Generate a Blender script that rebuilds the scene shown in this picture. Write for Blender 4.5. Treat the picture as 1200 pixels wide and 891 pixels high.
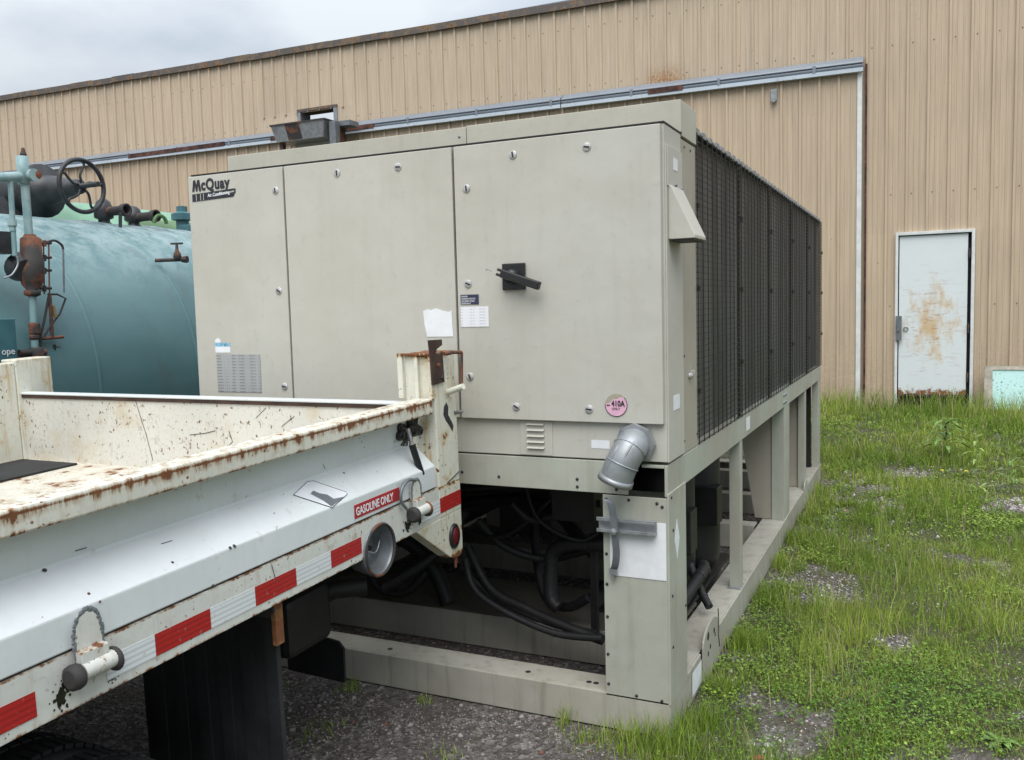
import bpy, bmesh, math, random
import numpy as np
from mathutils import Vector, Matrix, noise
random.seed(7); rng = np.random.default_rng(11)
S = bpy.context.scene
for o in list(bpy.data.objects): bpy.data.objects.remove(o)
PI = math.pi

# ------------------------------------------------------------------ camera
CAM = Vector((0.866, -3.188, 1.660)); FPX = 1033.8; YAW, PITCH, ROLL = map(math.radians, (25.16, 4.70, -1.47))
fw = Vector((-math.sin(YAW)*math.cos(PITCH), math.cos(YAW)*math.cos(PITCH), -math.sin(PITCH)))
rt0 = Vector((math.cos(YAW), math.sin(YAW), 0)); up0 = rt0.cross(fw)
rt = rt0*math.cos(ROLL)+up0*math.sin(ROLL); up = -rt0*math.sin(ROLL)+up0*math.cos(ROLL)
cd = bpy.data.cameras.new('camera'); cam = bpy.data.objects.new('camera', cd); S.collection.objects.link(cam)
cam.matrix_world = Matrix(((rt.x, up.x, -fw.x, CAM.x), (rt.y, up.y, -fw.y, CAM.y), (rt.z, up.z, -fw.z, CAM.z), (0, 0, 0, 1)))
cd.sensor_fit = 'HORIZONTAL'; cd.sensor_width = 36; cd.lens = FPX/1200*36; cd.clip_start = .05; cd.clip_end = 2000
S.camera = cam
S.render.resolution_x = 1024; S.render.resolution_y = 760

# ------------------------------------------------------------------ world and sun
SUN_EL, SUN_AZ = math.radians(58), math.radians(162)     # azimuth clockwise from +Y
W = bpy.data.worlds.new('World'); S.world = W; W.use_nodes = True
wn, wl = W.node_tree.nodes, W.node_tree.links; wn.clear()
out = wn.new('ShaderNodeOutputWorld'); bg = wn.new('ShaderNodeBackground'); bg.inputs[1].default_value = .1
sky = wn.new('ShaderNodeTexSky'); sky.sky_type = 'NISHITA'; sky.sun_disc = False
sky.sun_elevation = SUN_EL; sky.sun_rotation = SUN_AZ; sky.dust_density = 2
tc = wn.new('ShaderNodeTexCoord'); sep = wn.new('ShaderNodeSeparateXYZ'); wl.new(tc.outputs['Generated'], sep.inputs[0])
n1 = wn.new('ShaderNodeTexNoise'); n1.inputs['Scale'].default_value = 3.6; n1.inputs['Detail'].default_value = 6; n1.inputs['Roughness'].default_value = .48
mp = wn.new('ShaderNodeMapping'); mp.inputs['Scale'].default_value = (1, 1, 2.4); mp.inputs['Location'].default_value = (1.3, .2, .55)
wl.new(tc.outputs['Generated'], mp.inputs[0]); wl.new(mp.outputs[0], n1.inputs['Vector'])
cr = wn.new('ShaderNodeValToRGB'); e = cr.color_ramp.elements
e[0].position = .40; e[0].color = (.96, 1.06, 1.19, 1); e[1].position = .60; e[1].color = (1.34, 1.42, 1.48, 1)
wl.new(n1.outputs['Fac'], cr.inputs[0])
ma = wn.new('ShaderNodeMath'); ma.operation = 'MULTIPLY_ADD'; ma.use_clamp = False; ma.inputs[1].default_value = 6.4; ma.inputs[2].default_value = 1.62
cl = wn.new('ShaderNodeClamp'); wl.new(sep.outputs[2], cl.inputs[0]); wl.new(cl.outputs[0], ma.inputs[0])
vm = wn.new('ShaderNodeVectorMath'); vm.operation = 'SCALE'; wl.new(cr.outputs[0], vm.inputs[0]); wl.new(ma.outputs[0], vm.inputs['Scale'])
mx = wn.new('ShaderNodeMixRGB'); mx.inputs[0].default_value = .9; wl.new(sky.outputs[0], mx.inputs[1]); wl.new(vm.outputs[0], mx.inputs[2])
wl.new(mx.outputs[0], bg.inputs[0]); wl.new(bg.outputs[0], out.inputs[0])
sd = bpy.data.lights.new('sun', 'SUN'); sd.energy = 1.5; sd.angle = math.radians(50); sd.color = (1, .97, .93)
sun = bpy.data.objects.new('sun', sd); S.collection.objects.link(sun)
sdir = Vector((math.sin(SUN_AZ)*math.cos(SUN_EL), math.cos(SUN_AZ)*math.cos(SUN_EL), math.sin(SUN_EL)))
sun.rotation_euler = sdir.to_track_quat('Z', 'Y').to_euler(); sun.location = (0, -5, 20)
S.view_settings.view_transform = 'Standard'; S.view_settings.look = 'None'; S.view_settings.gamma = 1; S.view_settings.exposure = .93
S.render.engine = 'CYCLES'

# ------------------------------------------------------------------ helpers
def ray(x, y): return fw + rt*((x-600)/FPX) - up*((y-445.5)/FPX)
def onX(x, y, X): d = ray(x, y); return CAM + d*((X-CAM.x)/d.x)
def onY(x, y, Y): d = ray(x, y); return CAM + d*((Y-CAM.y)/d.y)
def onZ(x, y, Z): d = ray(x, y); return CAM + d*((Z-CAM.z)/d.z)
V = Vector
class MB:
    def __init__(s): s.v = []; s.f = []; s.sm = []
    def add(s, vs, fs, smooth=False):
        b = len(s.v); s.v += [tuple(p) for p in vs]
        for f in fs: s.f.append([i+b for i in f]); s.sm.append(smooth)
        return s
    def box(s, a, b, M=None):
        x0, y0, z0 = a; x1, y1, z1 = b
        vs = [V(p) for p in ((x0,y0,z0),(x1,y0,z0),(x1,y1,z0),(x0,y1,z0),(x0,y0,z1),(x1,y0,z1),(x1,y1,z1),(x0,y1,z1))]
        if M: vs = [M @ p for p in vs]
        return s.add(vs, [(0,3,2,1),(4,5,6,7),(0,1,5,4),(1,2,6,5),(2,3,7,6),(3,0,4,7)])
    def prism(s, pts, axis, a, b, smooth=False):
        """2-D polygon pts extruded along axis from a to b"""
        def mk(p, t): return {'x': (t,p[0],p[1]), 'y': (p[0],t,p[1]), 'z': (p[0],p[1],t)}[axis]
        n = len(pts); vs = [mk(p, a) for p in pts]+[mk(p, b) for p in pts]
        fs = [list(range(n))[::-1], list(range(n, 2*n))]+[(i, (i+1) % n, n+(i+1) % n, n+i) for i in range(n)]
        return s.add(vs, fs, smooth)
    def tube(s, path, r, n=10, cap=True, smooth=True):
        path = [V(p) for p in path]; rs = r if isinstance(r, (list, tuple)) else [r]*len(path)
        vs = []; ref = None
        for i, p in enumerate(path):
            t = (path[min(i+1, len(path)-1)]-path[max(i-1, 0)]).normalized()
            if ref is None: ref = t.cross(V((0,0,1)) if abs(t.z) < .9 else V((1,0,0))).normalized()
            ref = (ref - t*ref.dot(t)).normalized(); q = t.cross(ref)
            for k in range(n):
                a = 2*PI*k/n; vs.append(p+(ref*math.cos(a)+q*math.sin(a))*rs[i])
        fs = []
        for i in range(len(path)-1):
            for k in range(n):
                fs.append((i*n+k, i*n+(k+1) % n, (i+1)*n+(k+1) % n, (i+1)*n+k))
        s.add(vs, fs, smooth)
        if cap:
            s.add(vs[:n], [list(range(n))[::-1]]); s.add(vs[-n:], [list(range(n))])
        return s
    def lathe(s, prof, o, axis, n=24, smooth=True):
        """profile of (distance along axis, radius)"""
        axis = V(axis).normalized(); o = V(o); ref = axis.cross(V((0,0,1)) if abs(axis.z) < .9 else V((1,0,0))).normalized(); q = axis.cross(ref)
        vs = []
        for d, r in prof:
            for k in range(n):
                a = 2*PI*k/n; vs.append(o+axis*d+(ref*math.cos(a)+q*math.sin(a))*r)
        fs = [(i*n+k, i*n+(k+1) % n, (i+1)*n+(k+1) % n, (i+1)*n+k) for i in range(len(prof)-1) for k in range(n)]
        s.add(vs, fs, smooth)
        if prof[0][1] > 1e-5: s.add(vs[:n], [list(range(n))[::-1]])
        if prof[-1][1] > 1e-5: s.add(vs[-n:], [list(range(n))])
        return s
    def quad(s, *pts): return s.add([V(p) for p in pts], [list(range(len(pts)))])
    def mesh(s, name, mat):
        me = bpy.data.meshes.new(name); me.from_pydata([tuple(p) for p in s.v], [], s.f); me.update()
        me.polygons.foreach_set('use_smooth', s.sm)
        if mat: me.materials.append(mat)
        return me
    def build(s, name, mat, parent=None, bev=0, recalc=True, kind=None):
        me = s.mesh(name, mat)
        if recalc:
            bm = bmesh.new(); bm.from_mesh(me); bmesh.ops.recalc_face_normals(bm, faces=bm.faces); bm.to_mesh(me); bm.free()
        return link(name, me, parent, bev, kind)
def link(name, me, parent=None, bev=0, kind=None):
    o = bpy.data.objects.new(name, me); S.collection.objects.link(o)
    if parent: o.parent = parent
    if bev:
        m = o.modifiers.new('bevel', 'BEVEL'); m.width = bev; m.segments = 2; m.limit_method = 'ANGLE'; m.angle_limit = math.radians(40)
    if kind: o['kind'] = kind
    return o
def tag(o, label=None, cat=None, group=None, kind=None):
    if label: o['label'] = label
    if cat: o['category'] = cat
    if group: o['group'] = group
    if kind: o['kind'] = kind
    return o
def empty(name, loc=(0,0,0), label=None, cat=None):
    o = bpy.data.objects.new(name, None); S.collection.objects.link(o); o.location = loc; o.empty_display_size = .2
    return tag(o, label, cat)
def arc(c, r, a0, a1, n, plane='xz'):
    o = []
    for i in range(n+1):
        a = a0+(a1-a0)*i/n; u, w = r*math.cos(a), r*math.sin(a)
        o.append(V(c)+{'xz': V((u,0,w)), 'yz': V((0,u,w)), 'xy': V((u,w,0))}[plane])
    return o
def spline(pts, n=8):
    pts = [V(p) for p in pts]; P = [pts[0]]+pts+[pts[-1]]; o = []
    for i in range(1, len(P)-2):
        for k in range(n):
            t = k/n; a, b, c, d = P[i-1:i+3]
            o.append(.5*((2*b)+(c-a)*t+(2*a-5*b+4*c-d)*t*t+(3*b-a-3*c+d)*t**3))
    return o+[pts[-1]]
def text_mesh(body, size, bold=0, align='LEFT', squeeze=1, ext=.0012):
    cu = bpy.data.curves.new('t', 'FONT'); cu.body = body; cu.size = size; cu.extrude = ext; cu.offset = bold; cu.align_x = align; cu.space_character = squeeze; cu.resolution_u = 4
    ob = bpy.data.objects.new('t', cu); S.collection.objects.link(ob)
    me = bpy.data.meshes.new_from_object(ob.evaluated_get(bpy.context.evaluated_depsgraph_get())); bpy.data.objects.remove(ob); bpy.data.curves.remove(cu)
    return me
def text(body, name, size, o, u, v, mat, parent, sx=1, **k):
    """flat lettering with origin o, reading along u, up along v"""
    me = text_mesh(body, size, **k); u = V(u).normalized(); v = V(v).normalized(); w = u.cross(v)
    for p in me.vertices: p.co = V(o)+u*(p.co.x*sx)+v*p.co.y+w*p.co.z
    me.materials.clear(); me.materials.append(mat)
    return link(name, me, parent)

# ------------------------------------------------------------------ materials
class NT:
    def __init__(s, name):
        s.m = bpy.data.materials.new(name); s.m.use_nodes = True; s.n = s.m.node_tree.nodes; s.l = s.m.node_tree.links
        s.b = s.n['Principled BSDF']; s.tc = s.n.new('ShaderNodeTexCoord'); s.co = s.tc.outputs['Object']
    def noise(s, scale, detail=4, rough=.55, stretch=None, loc=(0,0,0), dist=0):
        n = s.n.new('ShaderNodeTexNoise'); n.inputs['Scale'].default_value = scale; n.inputs['Detail'].default_value = detail; n.inputs['Roughness'].default_value = rough; n.inputs['Distortion'].default_value = dist
        m = s.n.new('ShaderNodeMapping'); m.inputs['Scale'].default_value = stretch or (1,1,1); m.inputs['Location'].default_value = loc
        s.l.new(s.co, m.inputs[0]); s.l.new(m.outputs[0], n.inputs['Vector']); return n.outputs['Fac']
    def voro(s, scale, feature='F1', out='Distance'):
        n = s.n.new('ShaderNodeTexVoronoi'); n.inputs['Scale'].default_value = scale; n.feature = feature; s.l.new(s.co, n.inputs['Vector']); return n.outputs[out]
    def ramp(s, x, a, b, c0=(0,0,0,1), c1=(1,1,1,1)):
        r = s.n.new('ShaderNodeMapRange'); r.interpolation_type = 'SMOOTHSTEP'; s.l.new(x, r.inputs[0]); r.inputs[1].default_value = a; r.inputs[2].default_value = b; return r.outputs[0]
    def math(s, op, a, b=None):
        m = s.n.new('ShaderNodeMath'); m.operation = op; m.use_clamp = False
        for i, v in enumerate((a, b)):
            if v is None: continue
            if isinstance(v, (int, float)): m.inputs[i].default_value = v
            else: s.l.new(v, m.inputs[i])
        return m.outputs[0]
    def mix(s, f, a, b, mode='MIX'):
        m = s.n.new('ShaderNodeMixRGB'); m.blend_type = mode
        for i, v in enumerate((f, a, b)):
            if isinstance(v, (int, float)): m.inputs[i].default_value = v
            elif isinstance(v, tuple): m.inputs[i].default_value = (*v[:3], 1)
            else: s.l.new(v, m.inputs[i])
        return m.outputs[0]
    def axis(s, i):
        x = s.n.new('ShaderNodeSeparateXYZ'); s.l.new(s.co, x.inputs[0]); return x.outputs[i]
    def bump(s, h, strength=.3, dist=.01):
        b = s.n.new('ShaderNodeBump'); b.inputs['Strength'].default_value = strength; b.inputs['Distance'].default_value = dist; s.l.new(h, b.inputs['Height']); s.l.new(b.outputs[0], s.b.inputs['Normal'])
    def done(s, col, rough=.5, metal=0, spec=.5):
        for nm, v in (('Base Color', col), ('Roughness', rough), ('Metallic', metal), ('Specular IOR Level', spec)):
            if isinstance(v, (int, float)): s.b.inputs[nm].default_value = v
            elif isinstance(v, tuple): s.b.inputs[nm].default_value = (*v[:3], 1)
            else: s.l.new(v, s.b.inputs[nm])
        return s.m
RUST = (.16, .055, .022)
def flat(name, c, rough=.5, metal=0, var=.12, scale=9):
    t = NT(name); n = t.noise(scale, 5); n2 = t.noise(scale*9, 3)
    c2 = tuple(x*(1-var*2) for x in c); c3 = tuple(min(1, x*(1+var)) for x in c)
    col = t.mix(t.ramp(n, .3, .7), c2, c3); col = t.mix(t.math('MULTIPLY', t.ramp(n2, .5, .75), var*1.6), col, c2)
    t.bump(n2, .15, .002); return t.done(col, rough, metal)
def painted(name, c, rust=.5, streak=.3, dirt=.2, rough=.5, specks=True, stain=(.30, .19, .08), bump=.2, zrust=()):
    """paint over steel: broad fading, dirt runs, rust bloom, specks"""
    t = NT(name); big = t.noise(1.7, 5, .6); fine = t.noise(38, 5, .6); run = t.noise(5, 5, .6, (7, 7, .5)); blo = t.noise(9, 8, .68, loc=(3,1,2))
    col = t.mix(t.ramp(big, .25, .75), tuple(x*.88 for x in c), tuple(min(1, x*1.05) for x in c))
    col = t.mix(t.math('MULTIPLY', t.ramp(fine, .42, .75), dirt), col, tuple(x*.55 for x in c))
    col = t.mix(t.math('MULTIPLY', t.ramp(run, .5, .8), streak), col, stain)
    r = t.ramp(blo, .72-rust*.28, .76-rust*.26)
    for z0, hw, th in zrust:      # rust creeping from an edge at height z0
        d = t.math('ABSOLUTE', t.math('SUBTRACT', t.axis(2), z0)); near = t.ramp(d, hw, 0.0); eb = t.noise(30, 6, .7, (1,1,.22))
        col = t.mix(t.math('MULTIPLY', t.ramp(t.math('ADD', t.math('MULTIPLY', near, .36), t.math('MULTIPLY', eb, .78)), th-.10, th+.04), .6), col, stain)
        r2 = t.ramp(t.math('ADD', t.math('MULTIPLY', near, .36), t.math('MULTIPLY', eb, .78)), th, th+.07); r = t.math('MAXIMUM', r, r2)
    halo = t.ramp(blo, .63-rust*.28, .76-rust*.26)
    col = t.mix(t.math('MULTIPLY', halo, .65), col, stain)
    if specks:
        sp = t.noise(70, 2, .5, loc=(9,9,9)); msk = t.noise(6, 3); st_ = .70 if rust < .05 else .64; r = t.math('MAXIMUM', r, t.math('MULTIPLY', t.ramp(sp, st_, st_+.035), t.ramp(msk, .45, .6)))
    rc = t.mix(t.noise(30, 4), (.07, .025, .014), (.26, .10, .035))
    col = t.mix(r, col, rc); t.bump(t.math('ADD', t.math('ADD', t.math('MULTIPLY', fine, 1 if bump > .1 else .15), t.math('MULTIPLY', r, .8)), t.math('MULTIPLY', t.noise(3.1, 2, .4, (1, .5, 1)), 0 if bump > .1 else 9)), bump if bump > .1 else .25, .003)
    return t.done(col, t.mix(r, (rough,)*3, (.9,)*3))
def scratched(name, c):
    t = NT(name); n = t.noise(2.2, 5); col = t.mix(t.ramp(n, .3, .7), tuple(x*.86 for x in c), c)
    yel = t.noise(4, 6, .65); col = t.mix(t.math('MULTIPLY', t.ramp(yel, .48, .72), .55), col, (.52, .42, .25))
    fine = t.noise(55, 6, .7); col = t.mix(t.math('MULTIPLY', t.ramp(fine, .5, .72), .35), col, (.3, .27, .22))
    a = t.noise(22, 3, .5, (1, 1, .32), dist=1.4); sc = t.ramp(t.math('ABSOLUTE', t.math('SUBTRACT', a, .5)), .010, .003)
    b = t.noise(7, 3, loc=(4,4,4)); sc = t.math('MULTIPLY', sc, t.ramp(b, .50, .58))
    sp = t.noise(48, 3, .6, (1,1,.7), loc=(2,7,1)); m2 = t.noise(3.4, 3, loc=(1,5,3)); spk = t.math('MULTIPLY', t.ramp(sp, .615, .65), t.ramp(m2, .38, .52))
    top = t.ramp(t.math('ADD', t.math('MULTIPLY', t.ramp(t.math('ABSOLUTE', t.math('SUBTRACT', t.axis(2), 1.325)), .05, 0), .34), t.math('MULTIPLY', t.noise(24, 6, .7, (1,1,.35)), .8)), .76, .84)
    r = t.math('MAXIMUM', t.math('MAXIMUM', t.math('MULTIPLY', sc, .8), spk), top)
    col = t.mix(r, col, t.mix(t.noise(40, 3), (.05, .022, .014), (.22, .09, .035))); t.bump(fine, .25, .004)
    return t.done(col, .6)
def sheet(name, c, c2, dirt=(.26, .235, .19), k=.5, rough=.55):
    """chiller sheet metal: chalky beige, vertical water marks, greenish fade"""
    t = NT(name); n = t.noise(1.5, 5, .6, loc=(2,0,5)); run = t.noise(6, 5, .6, (3, 3, .25)); f = t.noise(30, 5, .6); blot = t.noise(4.5, 6, .62, loc=(5,2,1))
    col = t.mix(t.ramp(n, .36, .66), c, c2); col = t.mix(t.math('MULTIPLY', t.ramp(run, .48, .78), k*.45), col, dirt)
    col = t.mix(t.math('MULTIPLY', t.ramp(blot, .5, .72), k*.28), col, tuple(x*.72 for x in c))
    col = t.mix(t.math('MULTIPLY', t.ramp(f, .56, .8), .25), col, tuple(x*.6 for x in c)); 
    wv = t.noise(2.4, 3, .5, loc=(7,7,7)); t.bump(t.math('ADD', t.math('MULTIPLY', f, .05), wv), .55, .02)
    return t.done(col, rough, 0, .35)
M = {}
M['panel'] = sheet('beige_panel_paint', (.455, .44, .385), (.485, .478, .428), k=.22)
M['cap'] = sheet('beige_cap_paint', (.43, .415, .35), (.48, .465, .39), k=.3)
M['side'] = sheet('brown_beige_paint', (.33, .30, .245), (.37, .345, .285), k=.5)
M['frame'] = sheet('greenish_frame_paint', (.355, .34, .29), (.395, .42, .36), k=.85)
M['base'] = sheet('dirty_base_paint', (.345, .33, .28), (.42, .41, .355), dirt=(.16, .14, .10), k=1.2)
M['dark'] = flat('black_steel', (.012, .012, .012), .55, 0, .2)
M['rubber'] = flat('black_rubber', (.010, .0105, .012), .6, 0, .2)
M['flap'] = flat('weathered_rubber', (.018, .019, .021), .75, 0, .3, 4)
M['wire'] = flat('black_wire', (.018, .018, .017), .5, 0, .2)
M['compr'] = flat('black_compressor_paint', (.016, .016, .016), .5, 0, .2)
M['blk_plastic'] = flat('black_plastic', (.014, .014, .016), .38, 0, .1)
M['cupgrey'] = flat('dirty_cup_metal', (.15, .155, .16), .6, 0, .3, 16)
M['zinc'] = flat('zinc_latch', (.50, .50, .49), .45, .3, .15, 40)
M['paper'] = flat('white_sticker', (.74, .76, .79), .55, 0, .03, 20)
M['pink'] = flat('pink_sticker', (.72, .42, .55), .5, 0, .05, 20)
M['tan'] = flat('glue_residue', (.36, .33, .25), .7, 0, .08, 20)
M['ink'] = flat('black_ink', (.02, .02, .028), .6, 0, .05)
M['navy'] = flat('navy_label', (.025, .03, .07), .5, 0, .1, 30)
M['blue'] = flat('light_blue_label', (.25, .50, .68), .5, 0, .2, 90)
def tapemat(name, c, c2, rough=.38):
    t = NT(name); k = t.math('FRACT', t.math('MULTIPLY', t.axis(2), 74.0)); w = t.ramp(k, .5, .62); n = t.noise(14, 6, .7, (1, .5, 1)); f = t.noise(60, 4)
    col = t.mix(t.math('MULTIPLY', w, .8), c, c2); col = t.mix(t.math('MULTIPLY', t.ramp(n, .5, .72), .35), col, c2); col = t.mix(t.math('MULTIPLY', t.ramp(f, .62, .70), .4), col, (.30, .27, .25))
    return t.done(col, rough)
M['red'] = tapemat('red_tape', (.40, .016, .018), (.27, .012, .014))
M['redsign'] = flat('red_sign', (.40, .025, .03), .45, 0, .06, 14)
M['tapewhite'] = tapemat('white_tape', (.68, .71, .73), (.50, .53, .55))
M['lens'] = flat('red_lens', (.10, .006, .012), .15, 0, .1, 60)
M['truck'] = painted('white_truck_paint', (.66, .70, .71), rust=.02, streak=.07, dirt=.06, rough=.28, bump=.04)
M['rail'] = painted('rusty_rail_paint', (.66, .65, .57), rust=.27, streak=.6, dirt=.25, zrust=((1.321,.011,.64),(1.318,.050,.735),(1.275,.028,.73)))
M['lowrail'] = painted('lower_rail_paint', (.60, .61, .57), rust=.14, streak=.35, dirt=.2, zrust=((.99,.012,.73),(.865,.016,.75)))
M['post'] = painted('cream_post_paint', (.66, .66, .57), rust=.33, streak=1.3, dirt=.2, stain=(.48, .31, .10), zrust=((1.50,.04,.64),(.69,.05,.66),(.985,.02,.70)))
M['bed'] = scratched('scratched_bed_paint', (.66, .65, .59))
M['floor'] = painted('worn_bed_floor', (.60, .57, .49), rust=.52, streak=.3, dirt=.3)
M['hook'] = flat('brown_steel', (.055, .028, .02), .7, 0, .25, 12)
M['rust'] = painted('orange_rust', (.15, .07, .03), rust=.8, streak=.8, dirt=.8, rough=.9, stain=(.34,.17,.06))
M['grease'] = flat('grease', (.018, .015, .013), .35, 0, .3, 40)
M['steel'] = flat('bare_steel', (.33, .33, .33), .4, .7, .25, 30)
def galv(name, c=(.36, .38, .40)):
    t = NT(name); v = t.voro(22, 'F1', 'Color'); n = t.noise(6, 5)
    bw = t.n.new('ShaderNodeRGBToBW'); t.l.new(v, bw.inputs[0])
    col = t.mix(bw.outputs[0], tuple(x*.8 for x in c), tuple(x*1.15 for x in c)); col = t.mix(t.math('MULTIPLY', t.ramp(n, .5, .75), .5), col, (.16, .15, .14))
    return t.done(col, .44, .45)
M['galv'] = galv('galvanised_steel', (.30, .32, .335))
M['galv_dark'] = galv('weathered_galvanised', (.20, .22, .24))
def siding(name, c):
    t = NT(name); s1 = t.noise(11, 4, .6, (3, 3, .10)); n = t.noise(.8, 4); f = t.noise(25, 4); sp = t.noise(30, 3, .5, loc=(5,5,5))
    col = t.mix(t.ramp(s1, .3, .7), tuple(x*.88 for x in c), tuple(x*1.07 for x in c)); col = t.mix(t.math('MULTIPLY', t.ramp(n, .45, .7), .18), col, (.34, .27, .22))
    oi = t.n.new('ShaderNodeObjectInfo'); col = t.mix(t.ramp(oi.outputs['Random'], -.2, 1.2), t.mix(1.0, col, (.955, .955, .96), 'MULTIPLY'), t.mix(1.0, col, (1.02, 1.02, 1.02), 'MULTIPLY'))
    ox, oz = t.ramp(t.math('ABSOLUTE', t.math('SUBTRACT', t.axis(0), 5.45)), .42, .05), t.ramp(t.math('ABSOLUTE', t.math('SUBTRACT', t.axis(2), 4.68)), .34, .02)
    col = t.mix(t.math('MULTIPLY', t.math('MULTIPLY', ox, oz), t.ramp(f, .3, .6)), col, (.33, .15, .04))
    low = t.math('MULTIPLY', t.ramp(t.axis(2), 1.6, 0.1), .30); col = t.mix(t.math('MULTIPLY', low, t.ramp(f, .3, .6)), col, (.25, .19, .15))
    col = t.mix(t.math('MULTIPLY', t.ramp(sp, .70, .74), .6), col, (.12, .06, .04))
    return t.done(col, .5, 0, .4)
M['siding'] = siding('tan_siding', (.53, .43, .315))
M['siding2'] = siding('tan_siding_lower', (.515, .41, .295))
M['eave'] = painted('weathered_eave_metal', (.10, .085, .075), rust=.5, streak=.4, dirt=.4)
M['track'] = painted('grey_track_metal', (.20, .235, .28), rust=.12, streak=.2, dirt=.2, rough=.4)
M['trackbright'] = painted('pale_track_rail', (.50, .57, .64), rust=.06, streak=.1, dirt=.1, rough=.4)
M['rusttrack'] = flat('rusty_track_box', (.10, .04, .03), .8, 0, .4, 8)
M['trim'] = flat('white_trim', (.66, .68, .68), .5, 0, .06)
M['door'] = None
def doormat():
    t = NT('rust_stained_door_paint'); n = t.noise(2, 4); col = t.mix(n, (.60, .66, .68), (.70, .74, .75))
    z = t.axis(2); x = t.axis(0)
    a = t.noise(7, 7, .7, (1, 1, .45)); b = t.noise(16, 5, .65, (.5, 1, 2.2), loc=(3,3,3))
    zone = t.math('MULTIPLY', t.ramp(t.math('ABSOLUTE', t.math('SUBTRACT', z, 1.20)), 1.0, .0), t.ramp(t.math('ABSOLUTE', t.math('SUBTRACT', x, 8.95)), .62, .0))
    st = t.ramp(t.math('ADD', t.math('MULTIPLY', a, .9), t.math('MULTIPLY', zone, .30)), .58, .82)
    col = t.mix(t.math('MULTIPLY', st, .8), col, (.55, .36, .14)); col = t.mix(t.math('MULTIPLY', t.math('MULTIPLY', zone, t.ramp(b, .54, .68)), .75), col, (.38, .18, .06))
    bot = t.ramp(t.math('ADD', t.math('MULTIPLY', t.ramp(z, .50, .25), .4), t.math('MULTIPLY', t.noise(14, 6, .7), .8)), .62, .74); col = t.mix(bot, col, (.20, .07, .03))
    t.bump(a, .2, .006); return t.done(col, .5)
M['door'] = doormat()
def aqua():
    t = NT('speckled_aqua_board'); s_ = t.noise(34, 5, .7); z = t.axis(2)
    col = t.mix(t.noise(2, 3), (.44, .70, .68), (.55, .78, .76)); 
    col = t.mix(t.math('MULTIPLY', t.ramp(s_, .55, .66), t.ramp(z, .75, .35)), col, (.07, .12, .10)); return t.done(col, .3)
M['aqua'] = aqua(); M['boardframe'] = flat('weathered_board_frame', (.42, .39, .33), .8, 0, .2)
def tankmat(name, c, c2, rust=True):
    t = NT(name); n = t.noise(1.4, 6, .6, (1, .5, 1)); f = t.noise(9, 8, .68, dist=.4); z = t.axis(2)
    col = t.mix(t.ramp(n, .3, .7), c, c2)
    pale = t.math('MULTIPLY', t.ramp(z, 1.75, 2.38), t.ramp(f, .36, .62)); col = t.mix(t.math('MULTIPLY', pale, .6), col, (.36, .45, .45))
    g = t.noise(5, 6, .7, (1, 1, .4), loc=(8,1,1)); col = t.mix(t.math('MULTIPLY', t.ramp(g, .54, .74), .5), col, (.09, .12, .11))
    if rust: col = t.mix(t.ramp(t.noise(16, 5, .7, loc=(4,4,0)), .70, .76), col, (.10, .07, .04))
    t.bump(f, .15, .01); return t.done(col, .42)
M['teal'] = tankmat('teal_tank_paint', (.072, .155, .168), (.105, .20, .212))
M['tealpipe'] = tankmat('teal_pipe_paint', (.16, .29, .30), (.22, .34, .35))
M['tealbox'] = flat('teal_box_paint', (.05, .14, .16), .4, 0, .1)
M['mint'] = flat('mint_green_paint', (.17, .33, .23), .5, 0, .12, 2)
M['green'] = flat('grass_green_paint', (.08, .17, .06), .5, 0, .2, 3)
M['valve'] = flat('dark_valve_paint', (.028, .030, .034), .45, 0, .25, 12)
def rustiron(name, k=.5):
    t = NT(name); n = t.noise(7, 7, .65); col = t.mix(t.ramp(n, .62-k*.3, .74-k*.3), (.035, .032, .032), (.17, .06, .028)); t.bump(t.noise(50, 4), .3, .004); return t.done(col, .75)
M['rustiron'] = rustiron('rusty_iron', .62); M['rustiron_dark'] = rustiron('dark_rusty_iron', .30)
def nameplate():
    t = NT('etched_nameplate'); z = t.axis(2); x = t.axis(0)
    row = t.math('FRACT', t.math('MULTIPLY', z, 72.0)); r = t.ramp(row, .55, .62)
    tx = t.noise(90, 3, .6, (1, 1, .02)); tt = t.math('MULTIPLY', r, t.ramp(tx, .46, .52))
    colx = t.math('FRACT', t.math('MULTIPLY', x, 19.0)); ln = t.ramp(colx, .06, .02)
    col = t.mix(t.noise(8, 3), (.38, .39, .40), (.48, .49, .49)); col = t.mix(t.math('MULTIPLY', tt, .6), col, (.17, .17, .18)); col = t.mix(t.math('MULTIPLY', ln, .35), col, (.2, .2, .21))
    return t.done(col, .35, .3)
M['plate'] = nameplate()
def printed():
    t = NT('printed_paper'); row = t.math('FRACT', t.math('MULTIPLY', t.axis(2), 85.0)); r = t.ramp(row, .6, .68)
    tt = t.math('MULTIPLY', r, t.ramp(t.noise(70, 3, .6, (1, 1, .02)), .47, .55)); col = t.mix(t.math('MULTIPLY', tt, .4), (.74, .75, .78), (.25, .26, .32)); return t.done(col, .5)
M['printed'] = printed()
def coil():
    t = NT('coil_fins'); a = t.noise(7, 3, .5, (1, 1, .06)); f = t.math('FRACT', t.math('MULTIPLY', t.axis(2), 160.0))
    col = t.mix(t.ramp(a, .38, .62), (.085, .085, .087), (.19, .19, .195)); t.bump(f, .4, .004); return t.done(col, .5, .3)  # lighter vertical streaks paint in the reflections on the fins
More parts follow.
